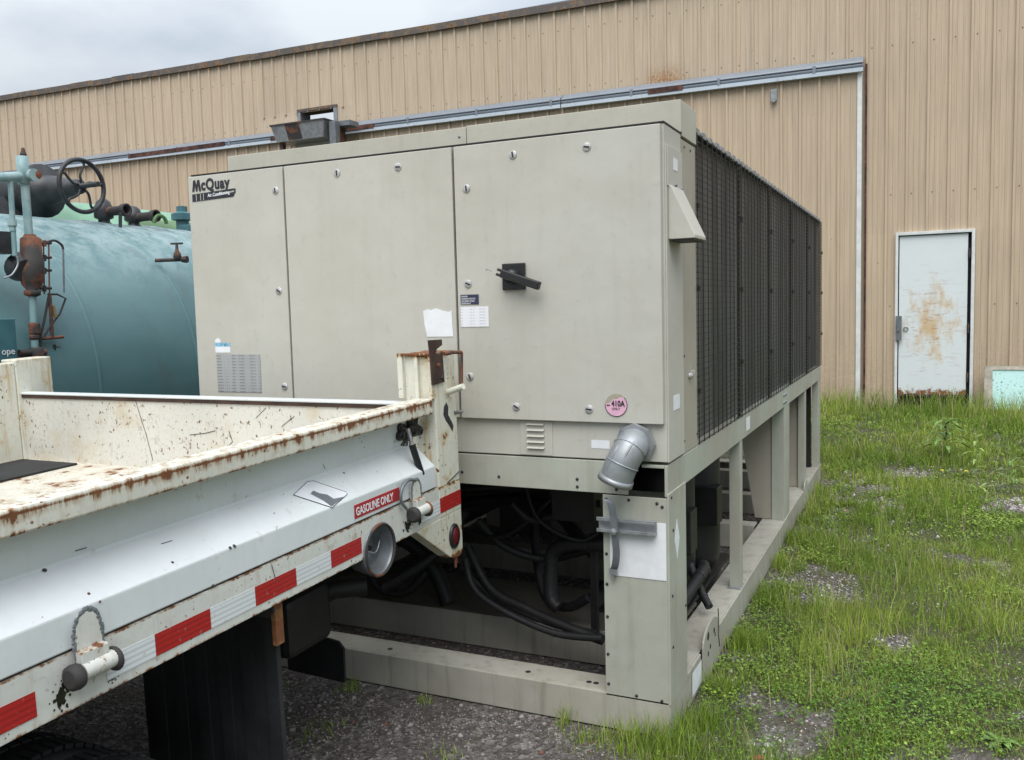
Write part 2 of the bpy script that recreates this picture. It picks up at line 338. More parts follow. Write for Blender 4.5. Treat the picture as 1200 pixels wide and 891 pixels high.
M['coil'] = coil(); M['inner'] = sheet('shaded_inner_beam_paint', (.27, .26, .22), (.31, .30, .26), dirt=(.1, .09, .07), k=1.2); M['shaded_grime'] = sheet('shaded_grimy_pan_paint', (.11, .10, .08), (.15, .14, .115), dirt=(.05, .045, .035), k=1.2)  # inner beam and grimy pan darkened, the underside's shade put into their colour

# ------------------------------------------------------------------ ground
def sstep(a, b, x): t = np.clip((x-a)/(b-a), 0, 1); return t*t*(3-2*t)
_ph = rng.uniform(0, 6.28, (40,)); 
def wob(x, y, f, s=0):
    """cheap smooth pseudo-noise in about [-1,1]"""
    r = 0; 
    for i in range(5):
        a = _ph[(s*7+i) % 40]; k = f*(1+.37*i); r = r+np.sin(k*(x*np.cos(a*2.1)+y*np.sin(a*2.1))+a*3+1.3*np.sin(k*.6*(x*np.sin(a)+y*np.cos(a))+a))
    return r/3.2
def gh(x, y):
    h = .20*sstep(5.6, 9.2, y)+.012*wob(x, y, 2.3, 1)+.006*wob(x, y, 9, 2)
    lawn = sstep(.05, .6, x); h = h+.02*lawn*wob(x, y, 1.1, 3)
    near = np.exp(-((np.clip(x, -2.3, 0)-x)**2+(np.clip(y, 0, 5.35)-y)**2)/.09); return h*(1-near*.9)-.006*near
def patch(x, y):
    """bare gravel amount 0..1"""
    P = [(.40,.20,.20,.30),(.30,.40,.14,.2),(.36,2.15,.34,.42),(.32,4.9,.42,.75),(.25,3.9,.22,.4),(.72,6.0,.34,.5),(.62,4.6,.4,.35),(1.12,.22,.34,.2),(.60,3.7,.2,.3),(1.55,4.6,.3,.35),(1.9,2.6,.3,.3),(.75,1.35,.14,.12),(1.2,2.9,.2,.2),(2.3,5.0,.3,.3)]
    v = np.zeros_like(x)
    for cx, cy, rx, ry in P: v = np.maximum(v, 1.25-np.sqrt(((x-cx)/rx)**2+((y-cy)/ry)**2)*.9)
    v = v+.55*wob(x, y, 5.5, 4)+.35*wob(x, y, 15, 5)+.2*wob(x, y, 37, 6)-.30
    g = sstep(-.1, .8, v)
    g = np.maximum(g, .28*sstep(.1, .9, wob(x, y, 2.6, 19)+.5*wob(x, y, 9, 20)))
    left = sstep(.22, -.10, x+.10*wob(x, y, 6, 6)+.05)     # hard standing in front of and under the chiller
    left = left*np.where(y < 5.6, 1, np.clip(1-(y-5.6), 0, 1))
    return np.maximum(g, left)
def ground():
    def axis(a, b, fine0, fine1, n, m):
        return np.unique(np.concatenate([np.linspace(a, fine0, m), np.linspace(fine0, fine1, n), np.linspace(fine1, b, m)]))
    xs = axis(-400, 400, -5, 5, 200, 14); ys = axis(-400, 600, -3.5, 10, 260, 14)
    X, Y = np.meshgrid(xs, ys); Z = gh(X, Y); nx, ny = len(xs), len(ys)
    v = np.stack([X, Y, Z], -1).reshape(-1, 3); i = np.arange(nx*ny).reshape(ny, nx)
    f = np.stack([i[:-1,:-1], i[:-1,1:], i[1:,1:], i[1:,:-1]], -1).reshape(-1, 4)
    me = bpy.data.meshes.new('ground'); me.from_pydata(v.tolist(), [], f.tolist()); me.update(); me.polygons.foreach_set('use_smooth', [True]*len(me.polygons))
    at = me.color_attributes.new('soil', 'FLOAT_COLOR', 'POINT'); p = patch(X, Y).reshape(-1)
    at.data.foreach_set('color', np.stack([p, p, p, np.ones_like(p)], -1).astype(np.float32).reshape(-1))
    t = NT('ground_soil'); a = t.n.new('ShaderNodeVertexColor'); a.layer_name = 'soil'
    v1 = t.voro(55, 'F1', 'Color'); bw = t.n.new('ShaderNodeRGBToBW'); t.l.new(v1, bw.inputs[0]); d = t.voro(55); n = t.noise(2.5, 6); f1 = t.noise(120, 4)
    g = t.mix(t.ramp(bw.outputs[0], .25, .85), (.06, .052, .048), (.22, .205, .195)); g = t.mix(t.ramp(bw.outputs[0], .74, .80), g, (.36, .34, .32)); g = t.mix(t.ramp(n, .45, .65), g, (.07, .055, .045), 'MIX')
    g = t.mix(.45, g, t.mix(t.ramp(f1, .35, .65), (.04, .033, .029), (.16, .14, .13)))
    s_ = t.mix(t.ramp(f1, .35, .7), (.040, .040, .020), (.10, .11, .045))
    t.bump(t.math('ADD', d, f1), .7, .02); me.materials.append(t.done(t.mix(a.outputs[0], s_, g), .95))
    return link('ground', me, kind='structure')
ground()

# ------------------------------------------------------------------ building
WY = 9.5
bld = empty('metal_building', (-8, WY, .1), 'long tan ribbed metal building with a sliding door track along its wall', 'building')
def B(name, mb, mat, parent=bld, bev=0, kind=None):
    mb.v = [tuple(V(p)-V(bld.location)) for p in mb.v]      # keep parts in the building's own frame
    o = mb.build(name, mat, parent, bev, kind=kind); return o
def roof_z(Y): return (Y-WY)*.027
def eave_z(X): return 6.06+.0145*(-X-3.3) if X < -3.3 else 6.06
PITCHR = .243
def panel_mesh(w, z0l, z0r, z1l, z1r, y):
    """ribbed sheet facing -Y, from x=0 to w; top and bottom edges may slope"""
    prof = []
    n = int(round(w/PITCHR))
    for k in range(n):
        x = k*PITCHR
        prof += [(x, 0), (x+.005, -.029), (x+.033, -.029), (x+.042, 0), (x+.092, 0), (x+.098, -.006), (x+.112, -.006), (x+.118, 0), (x+.158, 0), (x+.164, -.006), (x+.178, -.006), (x+.184, 0)]
    prof.append((w, 0)); mb = MB(); vs = []; m = len(prof)
    for x, d in prof:
        t = x/w; vs.append((x, y+d, z0l+(z0r-z0l)*t)); vs.append((x, y+d, z1l+(z1r-z1l)*t))
    mb.add(vs, [(2*i, 2*i+2, 2*i+3, 2*i+1) for i in range(m-1)]); return mb
PW = 4*PITCHR
def siding_run(x_from, n, y, zlo, zhi, mat, parent, cut=None):
    for k in range(n):
        x = x_from+k*PW
        if cut and cut(x): continue
        mb = panel_mesh(PW, zlo(x), zlo(x+PW), zhi(x), zhi(x+PW), y+(.0015 if k % 2 else 0))
        mb.v = [(p[0]+x, p[1], p[2]) for p in mb.v]
        mb.v = [tuple(V(p)-V(bld.location)) for p in mb.v]
        mb.build('siding_panel', mat, parent, recalc=False)
track_z = lambda X: 4.60-.006*X
X0 = -.127+.004-.0
# upper wall, left of the door jamb, above the track
XL = X0-25*PW
HX0, HX1, HZ0, HZ1 = -9.03, -8.29, 4.80, 5.15        # opening high in the wall
for k in range(25):
    x = XL+k*PW
    segs = [(x, x+PW, track_z(x)+.02, None)]
    if x < HX1 and x+PW > HX0:
        # the sheets round the opening are cut short above it
        mb = panel_mesh(PW, HZ1-.03, HZ1-.03, eave_z(x), eave_z(x+PW), WY); mb.v = [tuple(V((p[0]+x, p[1], p[2]))-V(bld.location)) for p in mb.v]; mb.build('siding_panel', M['siding'], bld, recalc=False)
        for a, b in ((x, min(x+PW, HX0)), (max(x, HX1), x+PW)):
            if b-a > .03:
                B('siding_panel', MB().box((a, WY-.004, track_z(x)+.02), (b, WY+.004, HZ1)), M['siding'])
        continue
    mb = panel_mesh(PW, track_z(x)+.02, track_z(x+PW)+.02, eave_z(x), eave_z(x+PW), WY); mb.v = [tuple(V((p[0]+x, p[1], p[2]))-V(bld.location)) for p in mb.v]; mb.build('siding_panel', M['siding'], bld, recalc=False)
# full-height wall right of the sliding door; sheets beside the entry door are cut round it
def put(a, b, z0, z1):
    """part of the ribbed wall between x=a and x=b, on the common rib grid"""
    k0 = math.floor((a-X0)/PITCHR+1e-6); pr = []
    for k in range(k0, math.ceil((b-X0)/PITCHR-1e-6)+1):
        x = X0+k*PITCHR
        pr += [(x+u, d) for u, d in ((0,0), (.005,-.029), (.033,-.029), (.042,0), (.092,0), (.098,-.006), (.112,-.006), (.118,0), (.158,0), (.164,-.006), (.178,-.006), (.184,0))]
    xs_ = [p[0] for p in pr]; ds = [p[1] for p in pr]
    pts = [(a, float(np.interp(a, xs_, ds)))]+[p for p in pr if a+1e-4 < p[0] < b-1e-4]+[(b, float(np.interp(b, xs_, ds)))]
    mb = MB(); mb.add([(x, WY+d, z) for x, d in pts for z in (z0, z1)], [(2*i, 2*i+2, 2*i+3, 2*i+1) for i in range(len(pts)-1)])
    mb.v = [tuple(V(p)-V(bld.location)) for p in mb.v]; mb.build('siding_panel', M['siding2'], bld, recalc=False)
for k in range(8):
    a, b = X0+k*PW, X0+(k+1)*PW
    if k < 2:
        put(a, b, 2.50, 6.06)
        if k == 0: put(a, .503, .06, 2.50)
        else: put(1.421, b, .06, 2.50)
    else: put(a, b, .06, 6.06)
# building shell
sh = MB(); sh.box((-30, WY+.03, 0), (X0+PW-.35, WY+.06, track_z(-8)-.02)); B('wall_backing', sh, M['dark'])
sh = MB(); sh.box((-30.2, WY+26, 0), (9.5, WY+26.1, 6)); sh.box((-30.2, WY+.1, 0), (-30.1, WY+26, 6)); sh.box((X0+8*PW, WY+.02, 0), (X0+8*PW+.1, WY+26, 6.05)); B('rear_wall', sh, M['siding'])
rf = MB()
for a, b, c, d in ((-30.3, -13.5, WY, WY+26), (-8.2, 8, WY, WY+26), (-13.5, -8.2, WY, WY+1.2), (-13.5, -8.2, WY+9, WY+26)):
    za = lambda X: 6.10+max(0, (-X-3.3))*.0145
    rf.add([(a,c,za(a)+roof_z(c)),(b,c,za(b)+roof_z(c)),(b,d,za(b)+roof_z(d)),(a,d,za(a)+roof_z(d)),(a,c,za(a)+.05+roof_z(c)),(b,c,za(b)+.05+roof_z(c)),(b,d,za(b)+.05+roof_z(d)),(a,d,za(a)+.05+roof_z(d))], [(0,3,2,1),(4,5,6,7),(0,1,5,4),(1,2,6,5),(2,3,7,6),(3,0,4,7)])
B('roof', rf, M['galv_dark'])
ev = MB()
xs = np.linspace(-26, X0+8*PW, 60)
for i in range(59):
    a, b = xs[i], xs[i+1]; j = random.uniform(-.006, .006); za, zb = eave_z(a)-.012+j, eave_z(b)-.012+j
    ev.add([(a,WY-.07,za),(b,WY-.07,zb),(b,WY+.05,zb),(a,WY+.05,za),(a,WY-.07,za+.105),(b,WY-.07,zb+.105),(b,WY+.05,zb+.115),(a,WY+.05,za+.115)], [(0,3,2,1),(4,5,6,7),(0,1,5,4),(1,2,6,5),(2,3,7,6),(3,0,4,7)])
B('eave_trim', ev, M['eave'])
# fasteners in the siding: rows of small screws
sc = MB()
for row in (1.55, 3.0, 4.9, 5.75):
    for k in range(-90, 32):
        x = X0+k*PITCHR+.075
        if row < 4.8 and x < .2: continue
        if .5 < x < 1.45 and row < 2.45: continue
        z = row if x > .1 else row+.012*-x*.5
        sc.lathe([(0, .0075), (.005, .007), (.008, .0)], (x, WY-.0, z), (0,-1,0), 6)
B('fasteners', sc, M['rustiron_dark'], kind='stuff')
# sliding door hung from the track
DY = WY-.10
sdoor = B('sliding_door', MB().box((-16.0, DY+.012, .16), (.03, DY+.05, track_z(-6)-.05)), M['siding2'])
for k in range(16):
    x = .03-.975-(k)*PW+.0
    mb = panel_mesh(PW, .16, .16, track_z(x)-.005, track_z(x+PW)-.005, DY); mb.v = [tuple(V((p[0]+x, p[1], p[2]))-V(bld.location)) for p in mb.v]; mb.build('siding_panel', M['siding2'], sdoor, recalc=False)
B('edge_trim', MB().box((.030, DY-.03, .17), (.086, DY+.05, 4.60)), M['trim'], sdoor)
B('base_trim', MB().box((-16, DY-.02, .10), (.12, DY+.05, .175)), M['trim'], sdoor)
B('pull_bracket', MB().box((-1.06, DY-.05, 4.34), (-.98, DY-.028, 4.50)).lathe([(0,.035),(.03,.03)], (-1.02, DY-.05, 4.35), (0,-1,0), 10), M['galv'], sdoor)
B('corner_trim', MB().box((.12, WY-.045, .1), (.145, WY-.005, 4.7)), M['rusttrack'])
# track: sloped flashing, round rail, pale lower rail, brackets
def beam(name, prof, x0, x1, mat):
    mb = MB(); n = len(prof); 
    for x in (x0, x1): mb.v += [(x, y, track_z(x)+z) for y, z in prof]
    mb.f = [list(range(n))[::-1], list(range(n, 2*n))]+[(i, (i+1) % n, n+(i+1) % n, n+i) for i in range(n)]; mb.sm = [False]*len(mb.f)
    return B(name, mb, mat)
for a, b in ((-16.0, -9.0), (-8.1, -4.1), (-4.08, .10)):
    beam('track_flashing', [(WY-.03, .20), (WY-.03, .19), (WY-.17, .105), (WY-.185, .085), (WY-.19, .095), (WY-.175, .12)], a, b, M['track'])
    beam('lower_rail', [(WY-.19, -.02), (WY-.15, -.025), (WY-.15, .022), (WY-.19, .03)], a, b, M['trackbright'])
    mb = MB().tube([(a, WY-.15, track_z(a)+.062), (b, WY-.15, track_z(b)+.062)], .030, 10); B('track_rail', mb, M['track'])
for x in np.arange(-15.5, .1, 1.25):
    B('track_bracket', MB().box((x-.02, WY-.192, track_z(x)+.02), (x+.02, WY-.02, track_z(x)+.115)), M['track'])
for x0, x1 in ((-13.0, -10.6), (-9.55, -9.0), (-8.1, -7.4), (-2.75, -2.25)):
    B('rusty_plate', MB().box((x0, WY-.198, track_z(x0)+.015), (x1, WY-.12, track_z(x0)+.09)), M['rusttrack'])
# opening and the trough hood in front of it
B('opening_frame', MB().box((HX0-.05, WY-.03, HZ0), (HX0+.02, WY+.25, HZ1)), M['galv']); B('opening_frame', MB().box((HX1-.02, WY-.03, HZ0-.1), (HX1+.05, WY+.25, HZ1)), M['galv'])
B('opening_lintel', MB().box((HX0-.05, WY-.035, HZ1-.015), (HX1+.05, WY+.28, HZ1+.03)), M['eave'])
hood = MB(); hy0, hy1 = WY-.80, WY-.20
def trough(x0, x1, y0, y1, zt, zb, ins):
    return [(x0,y0,zt),(x1,y0,zt),(x1,y1,zt),(x0,y1,zt),(x0+ins,y0+.06,zb),(x1-ins,y0+.06,zb),(x1-ins,y1-.02,zb),(x0+ins,y1-.02,zb)]
t_ = trough(-9.03, -7.95, hy0, hy1, 4.765, 4.50, .06)
hood.add(t_, [(4,5,6,7), (0,1,5,4), (1,2,6,5), (2,3,7,6), (3,0,4,7)])
t2 = [(p[0]+(.012 if i % 4 in (0,3) else -.012), p[1]+(.012 if i % 4 < 2 else -.012), p[2]+(.012 if i > 3 else 0)) for i, p in enumerate(t_)]
hood.add(t2, [(4,7,6,5), (0,4,5,1), (1,5,6,2), (2,6,7,3), (3,7,4,0)]); hood.add(t_[:4]+t2[:4], [(0,1,5,4),(1,2,6,5),(2,3,7,6),(3,0,4,7)])
hd = B('trough_hood', hood, M['galv'])
B('rim', MB().box((-9.05, hy0-.012, 4.755), (-7.93, hy0-.0, 4.78)).box((-9.05, hy0, 4.755), (-9.035, hy1, 4.78)).box((-7.945, hy0, 4.755), (-7.93, hy1, 4.78)), M['rustiron_dark'], hd)
B('stain_strip', MB().add([(-8.74, hy0-.004, 4.755), (-8.45, hy0-.004, 4.755), (-8.43, hy0+.055, 4.51), (-8.71, hy0+.055, 4.51)], [(0,1,2,3)]), M['rustiron_dark'], hd)
B('hood_support', MB().box((-8.96, hy0+.12, 3.6), (-8.89, hy0+.2, 4.505)), M['rustiron']); B('hood_support', MB().box((-7.93, hy1-.3, 3.6), (-7.86, hy1-.15, 4.7)), M['rustiron'])
B('hood_panel', MB().box((-8.85, hy1-.2, 3.6), (-8.05, hy1-.15, 4.505)), M['panel'])
B('bracket_arm', MB().box((-7.92, hy0+.25, 4.68), (-7.62, hy0+.5, 4.76)).box((-7.92, hy0+.1, 4.1), (-7.80, hy0+.22, 4.74)), M['galv_dark'])
# entry door
fr = MB(); fr.box((.502, WY-.055, .18), (.535, WY+.04, 2.50)); fr.box((1.385, WY-.055, .18), (1.422, WY+.04, 2.50)); fr.box((.535, WY-.055, 2.462), (1.385, WY+.04, 2.50)); B('door_frame', fr, M['trim'], bev=.003)
door = B('entry_door', MB().box((.548, WY-.020, .385), (1.345, WY+.020, 2.45)), M['door'], bev=.004)
B('door_sweep', MB().box((.545, WY-.035, .365), (1.35, WY-.021, .392)), M['rustiron_dark'], door)
B('lock_box', MB().box((.512, WY-.085, 1.10), (.585, WY-.056, 1.42)).box((.53, WY-.1, 1.22), (.56, WY-.085, 1.30)), M['galv_dark'], door)
B('pull_ring', MB().tube([p for p in arc((.635, WY-.034, 1.25), .026, 0, 2*PI, 16)], .006, 6, False), M['steel'], door)
for z in (2.2, 1.25, .62): B('hinge', MB().tube([(1.362, WY-.04, z-.06), (1.362, WY-.04, z+.06)], .010, 8), M['rustiron_dark'], door)
B('door_void', MB().box((.535, WY+.06, .1), (1.385, WY+.08, 2.46)), M['dark'])
# framed aqua board leaning on the wall
p0 = onY(1154, 431, WY-.28); 
brd = empty('leaning_board', (p0.x, WY-.3, .18), 'pale aqua board in a weathered frame leaning on the wall right of the door', 'board')
tilt = Matrix.Rotation(math.radians(-9), 4, 'X')
def Bd(name, a, b, m): return MB().box(a, b, tilt).build(name, m, brd)
hh = p0.z-.16
Bd('face', (.09, .0, .06), (1.35, .02, hh-.045), M['aqua'])
Bd('frame', (0, -.014, 0), (.09, .03, hh), M['boardframe']); Bd('frame', (.09, -.013, hh-.045), (1.35, .03, hh), M['boardframe']); Bd('frame', (.09, -.013, 0), (1.35, .03, .06), M['boardframe']); Bd('frame', (1.35, -.014, 0), (1.42, .03, hh), M['boardframe'])

# ------------------------------------------------------------------ chiller
ch = empty('air_cooled_chiller', (0, 0, 0), 'big beige air-cooled chiller on a steel skid with black coil guards', 'chiller')
CW, CL = -2.27, 5.33
def C(name, mb, mat, parent=ch, bev=0, **k): return mb.build(name, mat, parent, bev, **k)
body = C('control_cabinet', MB().box((CW, .0, 1.068), (-.0, .245, 2.312)), M['panel'], bev=.003)
for x0, x1 in ((CW, -1.716), (-1.706, -.864), (-.854, -.008)):
    d = C('cabinet_door', MB().box((x0, -.024, 1.214), (x1, -.003, 2.306)), M['panel'], bev=.0025)
    # dark gasket recess round the door
C('door_gasket', MB().box((CW+.01, -.003, 1.222), (-.02, -.0005, 2.304)), M['dark'])
C('drip_edge', MB().box((CW-.002, -.004, 2.3125), (.002, .245, 2.318)), M['dark'])
seam = MB()
C('side_strip', MB().box((.0005, .006, 1.068), (.006, .235, 2.235)), M['panel'])
for z0, z1 in ((2.06, 2.225),): C('side_cover', MB().box((.0062, .012, 2.09), (.010, .225, 2.235)), M['panel'], bev=.001)
for y, z in ((.115, 2.10), (.20, 2.095)): C('screw', MB().lathe([(0,.008),(.006,.007),(.009,0)], (.011, y, z), (1,0,0), 10), M['galv_dark'])
def latch(x, z, a):
    t = C('latch', MB().lathe([(0,.0165),(.003,.0165),(.0045,.0145),(.0046,.0)], (x, -.024, z), (0,-1,0), 20), M['zinc'])
    R_ = Matrix.Translation((x, -.0292, z)) @ Matrix.Rotation(a, 4, 'Y'); C('slot', MB().box((-.0115,-.001,-.003),(.0115,.001,.003), R_), M['ink'], t)
for x, z, a in ((-1.757,2.205,1.5),(-1.764,1.761,.6),(-1.757,1.33,.2),(-1.421,2.252,1.5),(-1.115,2.250,.1),(-.799,2.137,1.5),(-.591,2.250,1.4),(-.287,2.250,.2),(-.804,1.759,.4),(-.808,1.384,1.2),(-.604,1.266,.5),(-.297,1.264,.1)): latch(x, z, a)
# disconnect switch
sw = C('disconnect_switch', MB().box((-.645, -.040, 1.728), (-.548, -.0245, 1.832)), M['blk_plastic'], bev=.003)
C('hub', MB().lathe([(0,.030),(.03,.026),(.034,.0)], (-.60, -.040, 1.780), (0,-1,0), 20), M['blk_plastic'], sw)
R_ = Matrix.Translation((-.578, -.078, 1.776)) @ Matrix.Rotation(math.radians(19), 4, 'Y')
C('handle', MB().box((-.055,-.012,-.016), (.115,.016,.016), R_).box((-.075,-.006,.004),(-.055,.006,.015),R_).box((-.075,-.006,-.015),(-.055,.006,-.004),R_), M['blk_plastic'], sw, bev=.004)
C('wire_tie', MB().tube([(-.672,-.07,1.803),(-.69,-.075,1.812),(-.70,-.07,1.808)], .002, 6), M['steel'], sw)
# logo, labels
F = -.0245
C('logo_lettering', MB().prism([(-2.245+a*.052, 2.236+b*.052) for a, b in ((0,0),(.16,1),(.40,1),(.52,.52),(.64,1),(.88,1),(1.04,0),(.80,0),(.72,.60),(.60,.0),(.44,.0),(.32,.60),(.24,0))], 'y', F-.0016, F), M['ink'])
text('cQuay', 'logo_lettering', .070, (-2.190, F-.001, 2.240), (1,0,0), (0,0,1), M['ink'], ch, sx=.86, bold=.0026, squeeze=1.10, ext=.0006)
bar = C('logo_bar', MB().prism([(-2.247,2.203),(-2.092,2.206),(-1.992,2.218),(-1.992,2.206),(-2.0,2.196),(-2.247,2.196-.006)], 'y', F, F-.0015).box((-1.992,F-.0015,2.212),(-1.985,F,2.232)), M['ink'])
C('logo_bar', MB().prism([(-2.247,2.195),(-1.992,2.226),(-1.992,2.233),(-2.247,2.224)], 'y', F, F-.0012), M['ink'])
text('Air Conditioning', 'logo_lettering', .021, (-2.150, F-.003, 2.205), (1,0,.05), (0,0,1), M['paper'], ch, sx=.92, bold=.0004, ext=.0004)
for x in (-2.222, -2.196, -2.178): C('logo_gap', MB().box((x, F-.0032, 2.193), (x+.003, F-.002, 2.222)), M['panel'])
C('nameplate', MB().box((-2.150, F-.002, 1.300), (-1.890, F, 1.476)), M['plate'])
C('small_label', MB().box((-2.155, F-.0015, 1.484), (-2.064, F, 1.512)), M['paper'])
C('small_label', MB().box((-2.155, F-.0015, 1.512), (-2.064, F, 1.530)), M['blue'])
C('small_label', MB().prism([(-2.155,1.5305),(-2.12,1.531),(-2.125,1.547),(-2.14,1.552),(-2.152,1.545)], 'y', F-.0015, F), M['paper'])
text('SC', 'label_print', .014, (-2.10, F-.0022, 1.515), (1,0,0), (0,0,1), M['ink'], ch, ext=.0003)
C('torn_notice', MB().prism([(-1.018,1.655),(-.992,1.662),(-.985,1.657),(-.955,1.664),(-.925,1.654),(-.896,1.648),(-.884,1.655),(-.880,1.548),(-1.002,1.548),(-1.013,1.60)], 'y', F-.0015, F), M['paper'])
nv = C('warning_label', MB().box((-.840, F-.0015, 1.676), (-.758, F, 1.716)), M['navy'])
for i, (s_, w_) in enumerate((('DANGER', .75), ('HAZARDOUS VOLTAGE', .62), ('DISCONNECT POWER', .62), ('BEFORE SERVICE', .62))):
    text(s_, 'label_print', .0095, (-.836, F-.0022, 1.7055-.0095*i), (1,0,0), (0,0,1), M['paper'], ch, sx=w_, ext=.0003)
C('info_label', MB().box((-.842, F-.0015, 1.586), (-.715, F, 1.667)), M['printed'])
# round refrigerant sticker, its top torn off
cx, cz, rr = -.188, 1.283, .043
C('sticker_residue', MB().prism([(cx+rr*math.cos(a), cz+rr*math.sin(a)) for a in np.linspace(0, 2*PI, 36)[:-1]], 'y', F-.0007, F), M['tan'])
low = [(cx+rr*math.cos(a), cz+rr*math.sin(a)) for a in np.linspace(math.radians(42), math.radians(-185), 30)]
rs = C('refrigerant_sticker', MB().prism(low+[(cx-.03, cz+.006), (cx-.02, cz+.010), (cx-.012, cz+.021), (cx+.004, cz+.022), (cx+.016, cz+.031)], 'y', F-.0016, F-.0009), M['pink'])
rim = MB().tube([(x, F-.002, z) for x, z in low], .0012, 4); C('sticker_rim', rim, M['ink'])
text('410A', 'sticker_print', .030, (cx+.008, F-.003, cz-.004), (1,0,0), (0,0,1), M['ink'], ch, sx=.80, bold=.0009, align='CENTER', ext=.0003)
C('sticker_print', MB().box((cx-.037, F-.003, cz-.003), (cx-.024, F-.0018, cz+.001)), M['ink'])
text('ONLY', 'sticker_print', .012, (cx, F-.003, cz-.018), (1,0,0), (0,0,1), M['ink'], ch, align='CENTER', ext=.0003)
# louvred plate under the doors
lp = C('louver_plate', MB().box((-.600, -.004, 1.072), (-.460, .0, 1.208)), M['panel'], bev=.001)
for i in range(5):
    z = 1.100+i*.0235
    C('louver', MB().add([(-.568,-.0045,z+.008),(-.494,-.0045,z+.008),(-.494,-.016,z),(-.568,-.016,z),(-.568,-.0045,z-.001),(-.494,-.0045,z-.001)], [(0,1,2,3),(3,2,5,4),(0,3,4),(1,5,2)]), M['panel'], lp)
for x in (-1.7, -.9, -.895): pass
C('white_label', MB().box((-.299, -.0012, 1.110), (-.225, .0, 1.142)), M['paper'])
# front header beam and corner opening
C('header_beam', MB().prism([(CW,.936),(-.155,.936),(-.155,.946),(-.125,1.062),(CW,1.062)], 'y', -.002, .012), M['frame'], bev=.002)
C('header_beam', MB().box((CW+.01, .012, 1.040), (-.13, .16, 1.062)), M['frame'])
C('side_beam', MB().box((-.012, .0, .9365), (.0, .285, 1.056)).box((-.10, .0, 1.044), (-.012, .285, 1.056)), M['frame'], bev=.002)
C('side_beam', MB().box((-.012, .288, .9365), (.0, 2.62, 1.056)).box((-.10, .288, 1.044), (-.012, 2.62, 1.056)), M['frame'], bev=.002)
C('side_beam', MB().box((-.012, 2.623, .9365), (.001, CL, 1.056)).box((-.10, 2.623, 1.044), (-.012, CL, 1.056)), M['frame'], bev=.002)
C('side_beam', MB().box((CW, .0, .9365), (CW+.012, CL, 1.056)), M['frame'])
# coil section: end panel, cap, top, coils
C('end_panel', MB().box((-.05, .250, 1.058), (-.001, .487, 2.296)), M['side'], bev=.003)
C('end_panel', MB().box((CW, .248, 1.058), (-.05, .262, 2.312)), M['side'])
C('black_gap', MB().box((-.02, .236, 1.07), (-.004, .2485, 2.31)), M['dark'])
C('top_cap', MB().box((-.93, .240, 2.319), (.003, .262, 2.442)).box((-.02, .262, 2.306), (.003, .492, 2.442)), M['cap'], bev=.002)
C('top_cap', MB().box((CW+.005, .240, 2.318), (-.933, .262, 2.438)), M['cap'], bev=.002)
C('top_cap', MB().box((CW+.005, .262, 2.42), (-.02, .49, 2.437)), M['cap'])
C('fan_deck', MB().box((CW, .9, 2.362), (-.06, CL, 2.372)), M['dark'])
C('screw', MB().lathe([(0,.007),(.004,.0)], (-.965, .239, 2.40), (0,-1,0), 8), M['galv_dark'])
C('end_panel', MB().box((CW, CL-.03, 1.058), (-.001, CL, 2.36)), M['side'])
C('coil', MB().box((-.10, .487, 1.06), (-.045, CL-.03, 2.36)), M['coil'])
C('coil', MB().box((CW, .49, 1.06), (CW+.05, CL-.03, 2.36)), M['coil'])
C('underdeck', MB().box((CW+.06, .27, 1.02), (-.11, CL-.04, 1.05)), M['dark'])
# top edge of the coil guard with its ragged clips
tr = MB()
tr.box((-.04, .492, 2.366), (-.012, CL, 2.380))
C('guard_top_rail', MB().box((-.04, .495, 2.356), (-.004, CL, 2.3655)), M['wire'])
C('guard_top_rail', tr, M['galv_dark'])
y = .50
while y < CL-.08:
    w = random.uniform(.035, .07); C('guard_clip', MB().box((-.012, y, 2.350+random.uniform(0,.006)), (.003, y+w, 2.378)), M['galv']); y += w+random.uniform(.05, .09)
# coil guards: 1 x 4 inch welded wire
SEC = (CL-.492)/5
for k in range(5):
    y0, y1 = .495+k*SEC, .495+(k+1)*SEC-.012; g = MB(); zt, zb = 2.352, 1.066
    nz = 51
    for i in range(nz):
        z = zb+(zt-zb)*i/(nz-1); o = .001*math.sin(i*.9+k); g.box((.000+o, y0-.006, z-.0016), (.0032+o, y1+.006, z+.0016))
    nv_ = 10
    for i in range(nv_+1):
        yy = y0+(y1-y0)*i/nv_; g.box((.0034, yy-.0018, zb-.006), (.0072, yy+.0018, zt+.006))
    gp = C('coil_guard', g, M['wire'], recalc=False)
    C('guard_post', MB().box((-.014, y1-.018, 1.06), (-.002, y1+.016, 2.36)), M['wire'])
    for z in (1.35, 1.72, 2.08): C('guard_clamp', MB().box((.002, y1-.006, z-.012), (.014, y1+.014, z+.012)), M['dark'])
for z in (1.29, 1.72, 2.06): C('guard_clamp', MB().box((.002, .485, z-.010), (.014, .505, z+.010)), M['dark'])
C('toggle_bolt', MB().lathe([(0,.014),(.01,.012),(.016,0)], (.0, .352, 1.365), (1,0,0), 10).box((.002,.355,1.37),(.012,.40,1.385)), M['zinc'])
for y, z in ((.27,1.9),(.27,1.45),(.262,1.11),(.475,1.11),(.30,2.27),(.40,2.27)): C('screw', MB().lathe([(0,.006),(.004,0)], (.0, y, z), (1,0,0), 8), M['ink'])
# air-intake hood on the cabinet side
hz0, hz1 = 1.895, 2.092
C('intake_hood', MB().prism([(.006,hz1),(.018,hz1),(.104,hz0+.012),(.104,hz0),(.006,hz0)], 'y', .028, .205), M['panel'], bev=.003)
C('intake_hood', MB().box((.012, .034, hz0-.006), (.098, .199, hz0-.0005)), M['dark'])
C('side_label', MB().box((.010, .095, 2.155), (.0115, .150, 2.20)), M['paper'])
C('side_label', MB().box((.006, .075, 1.255), (.0075, .165, 1.310)), M['paper'])
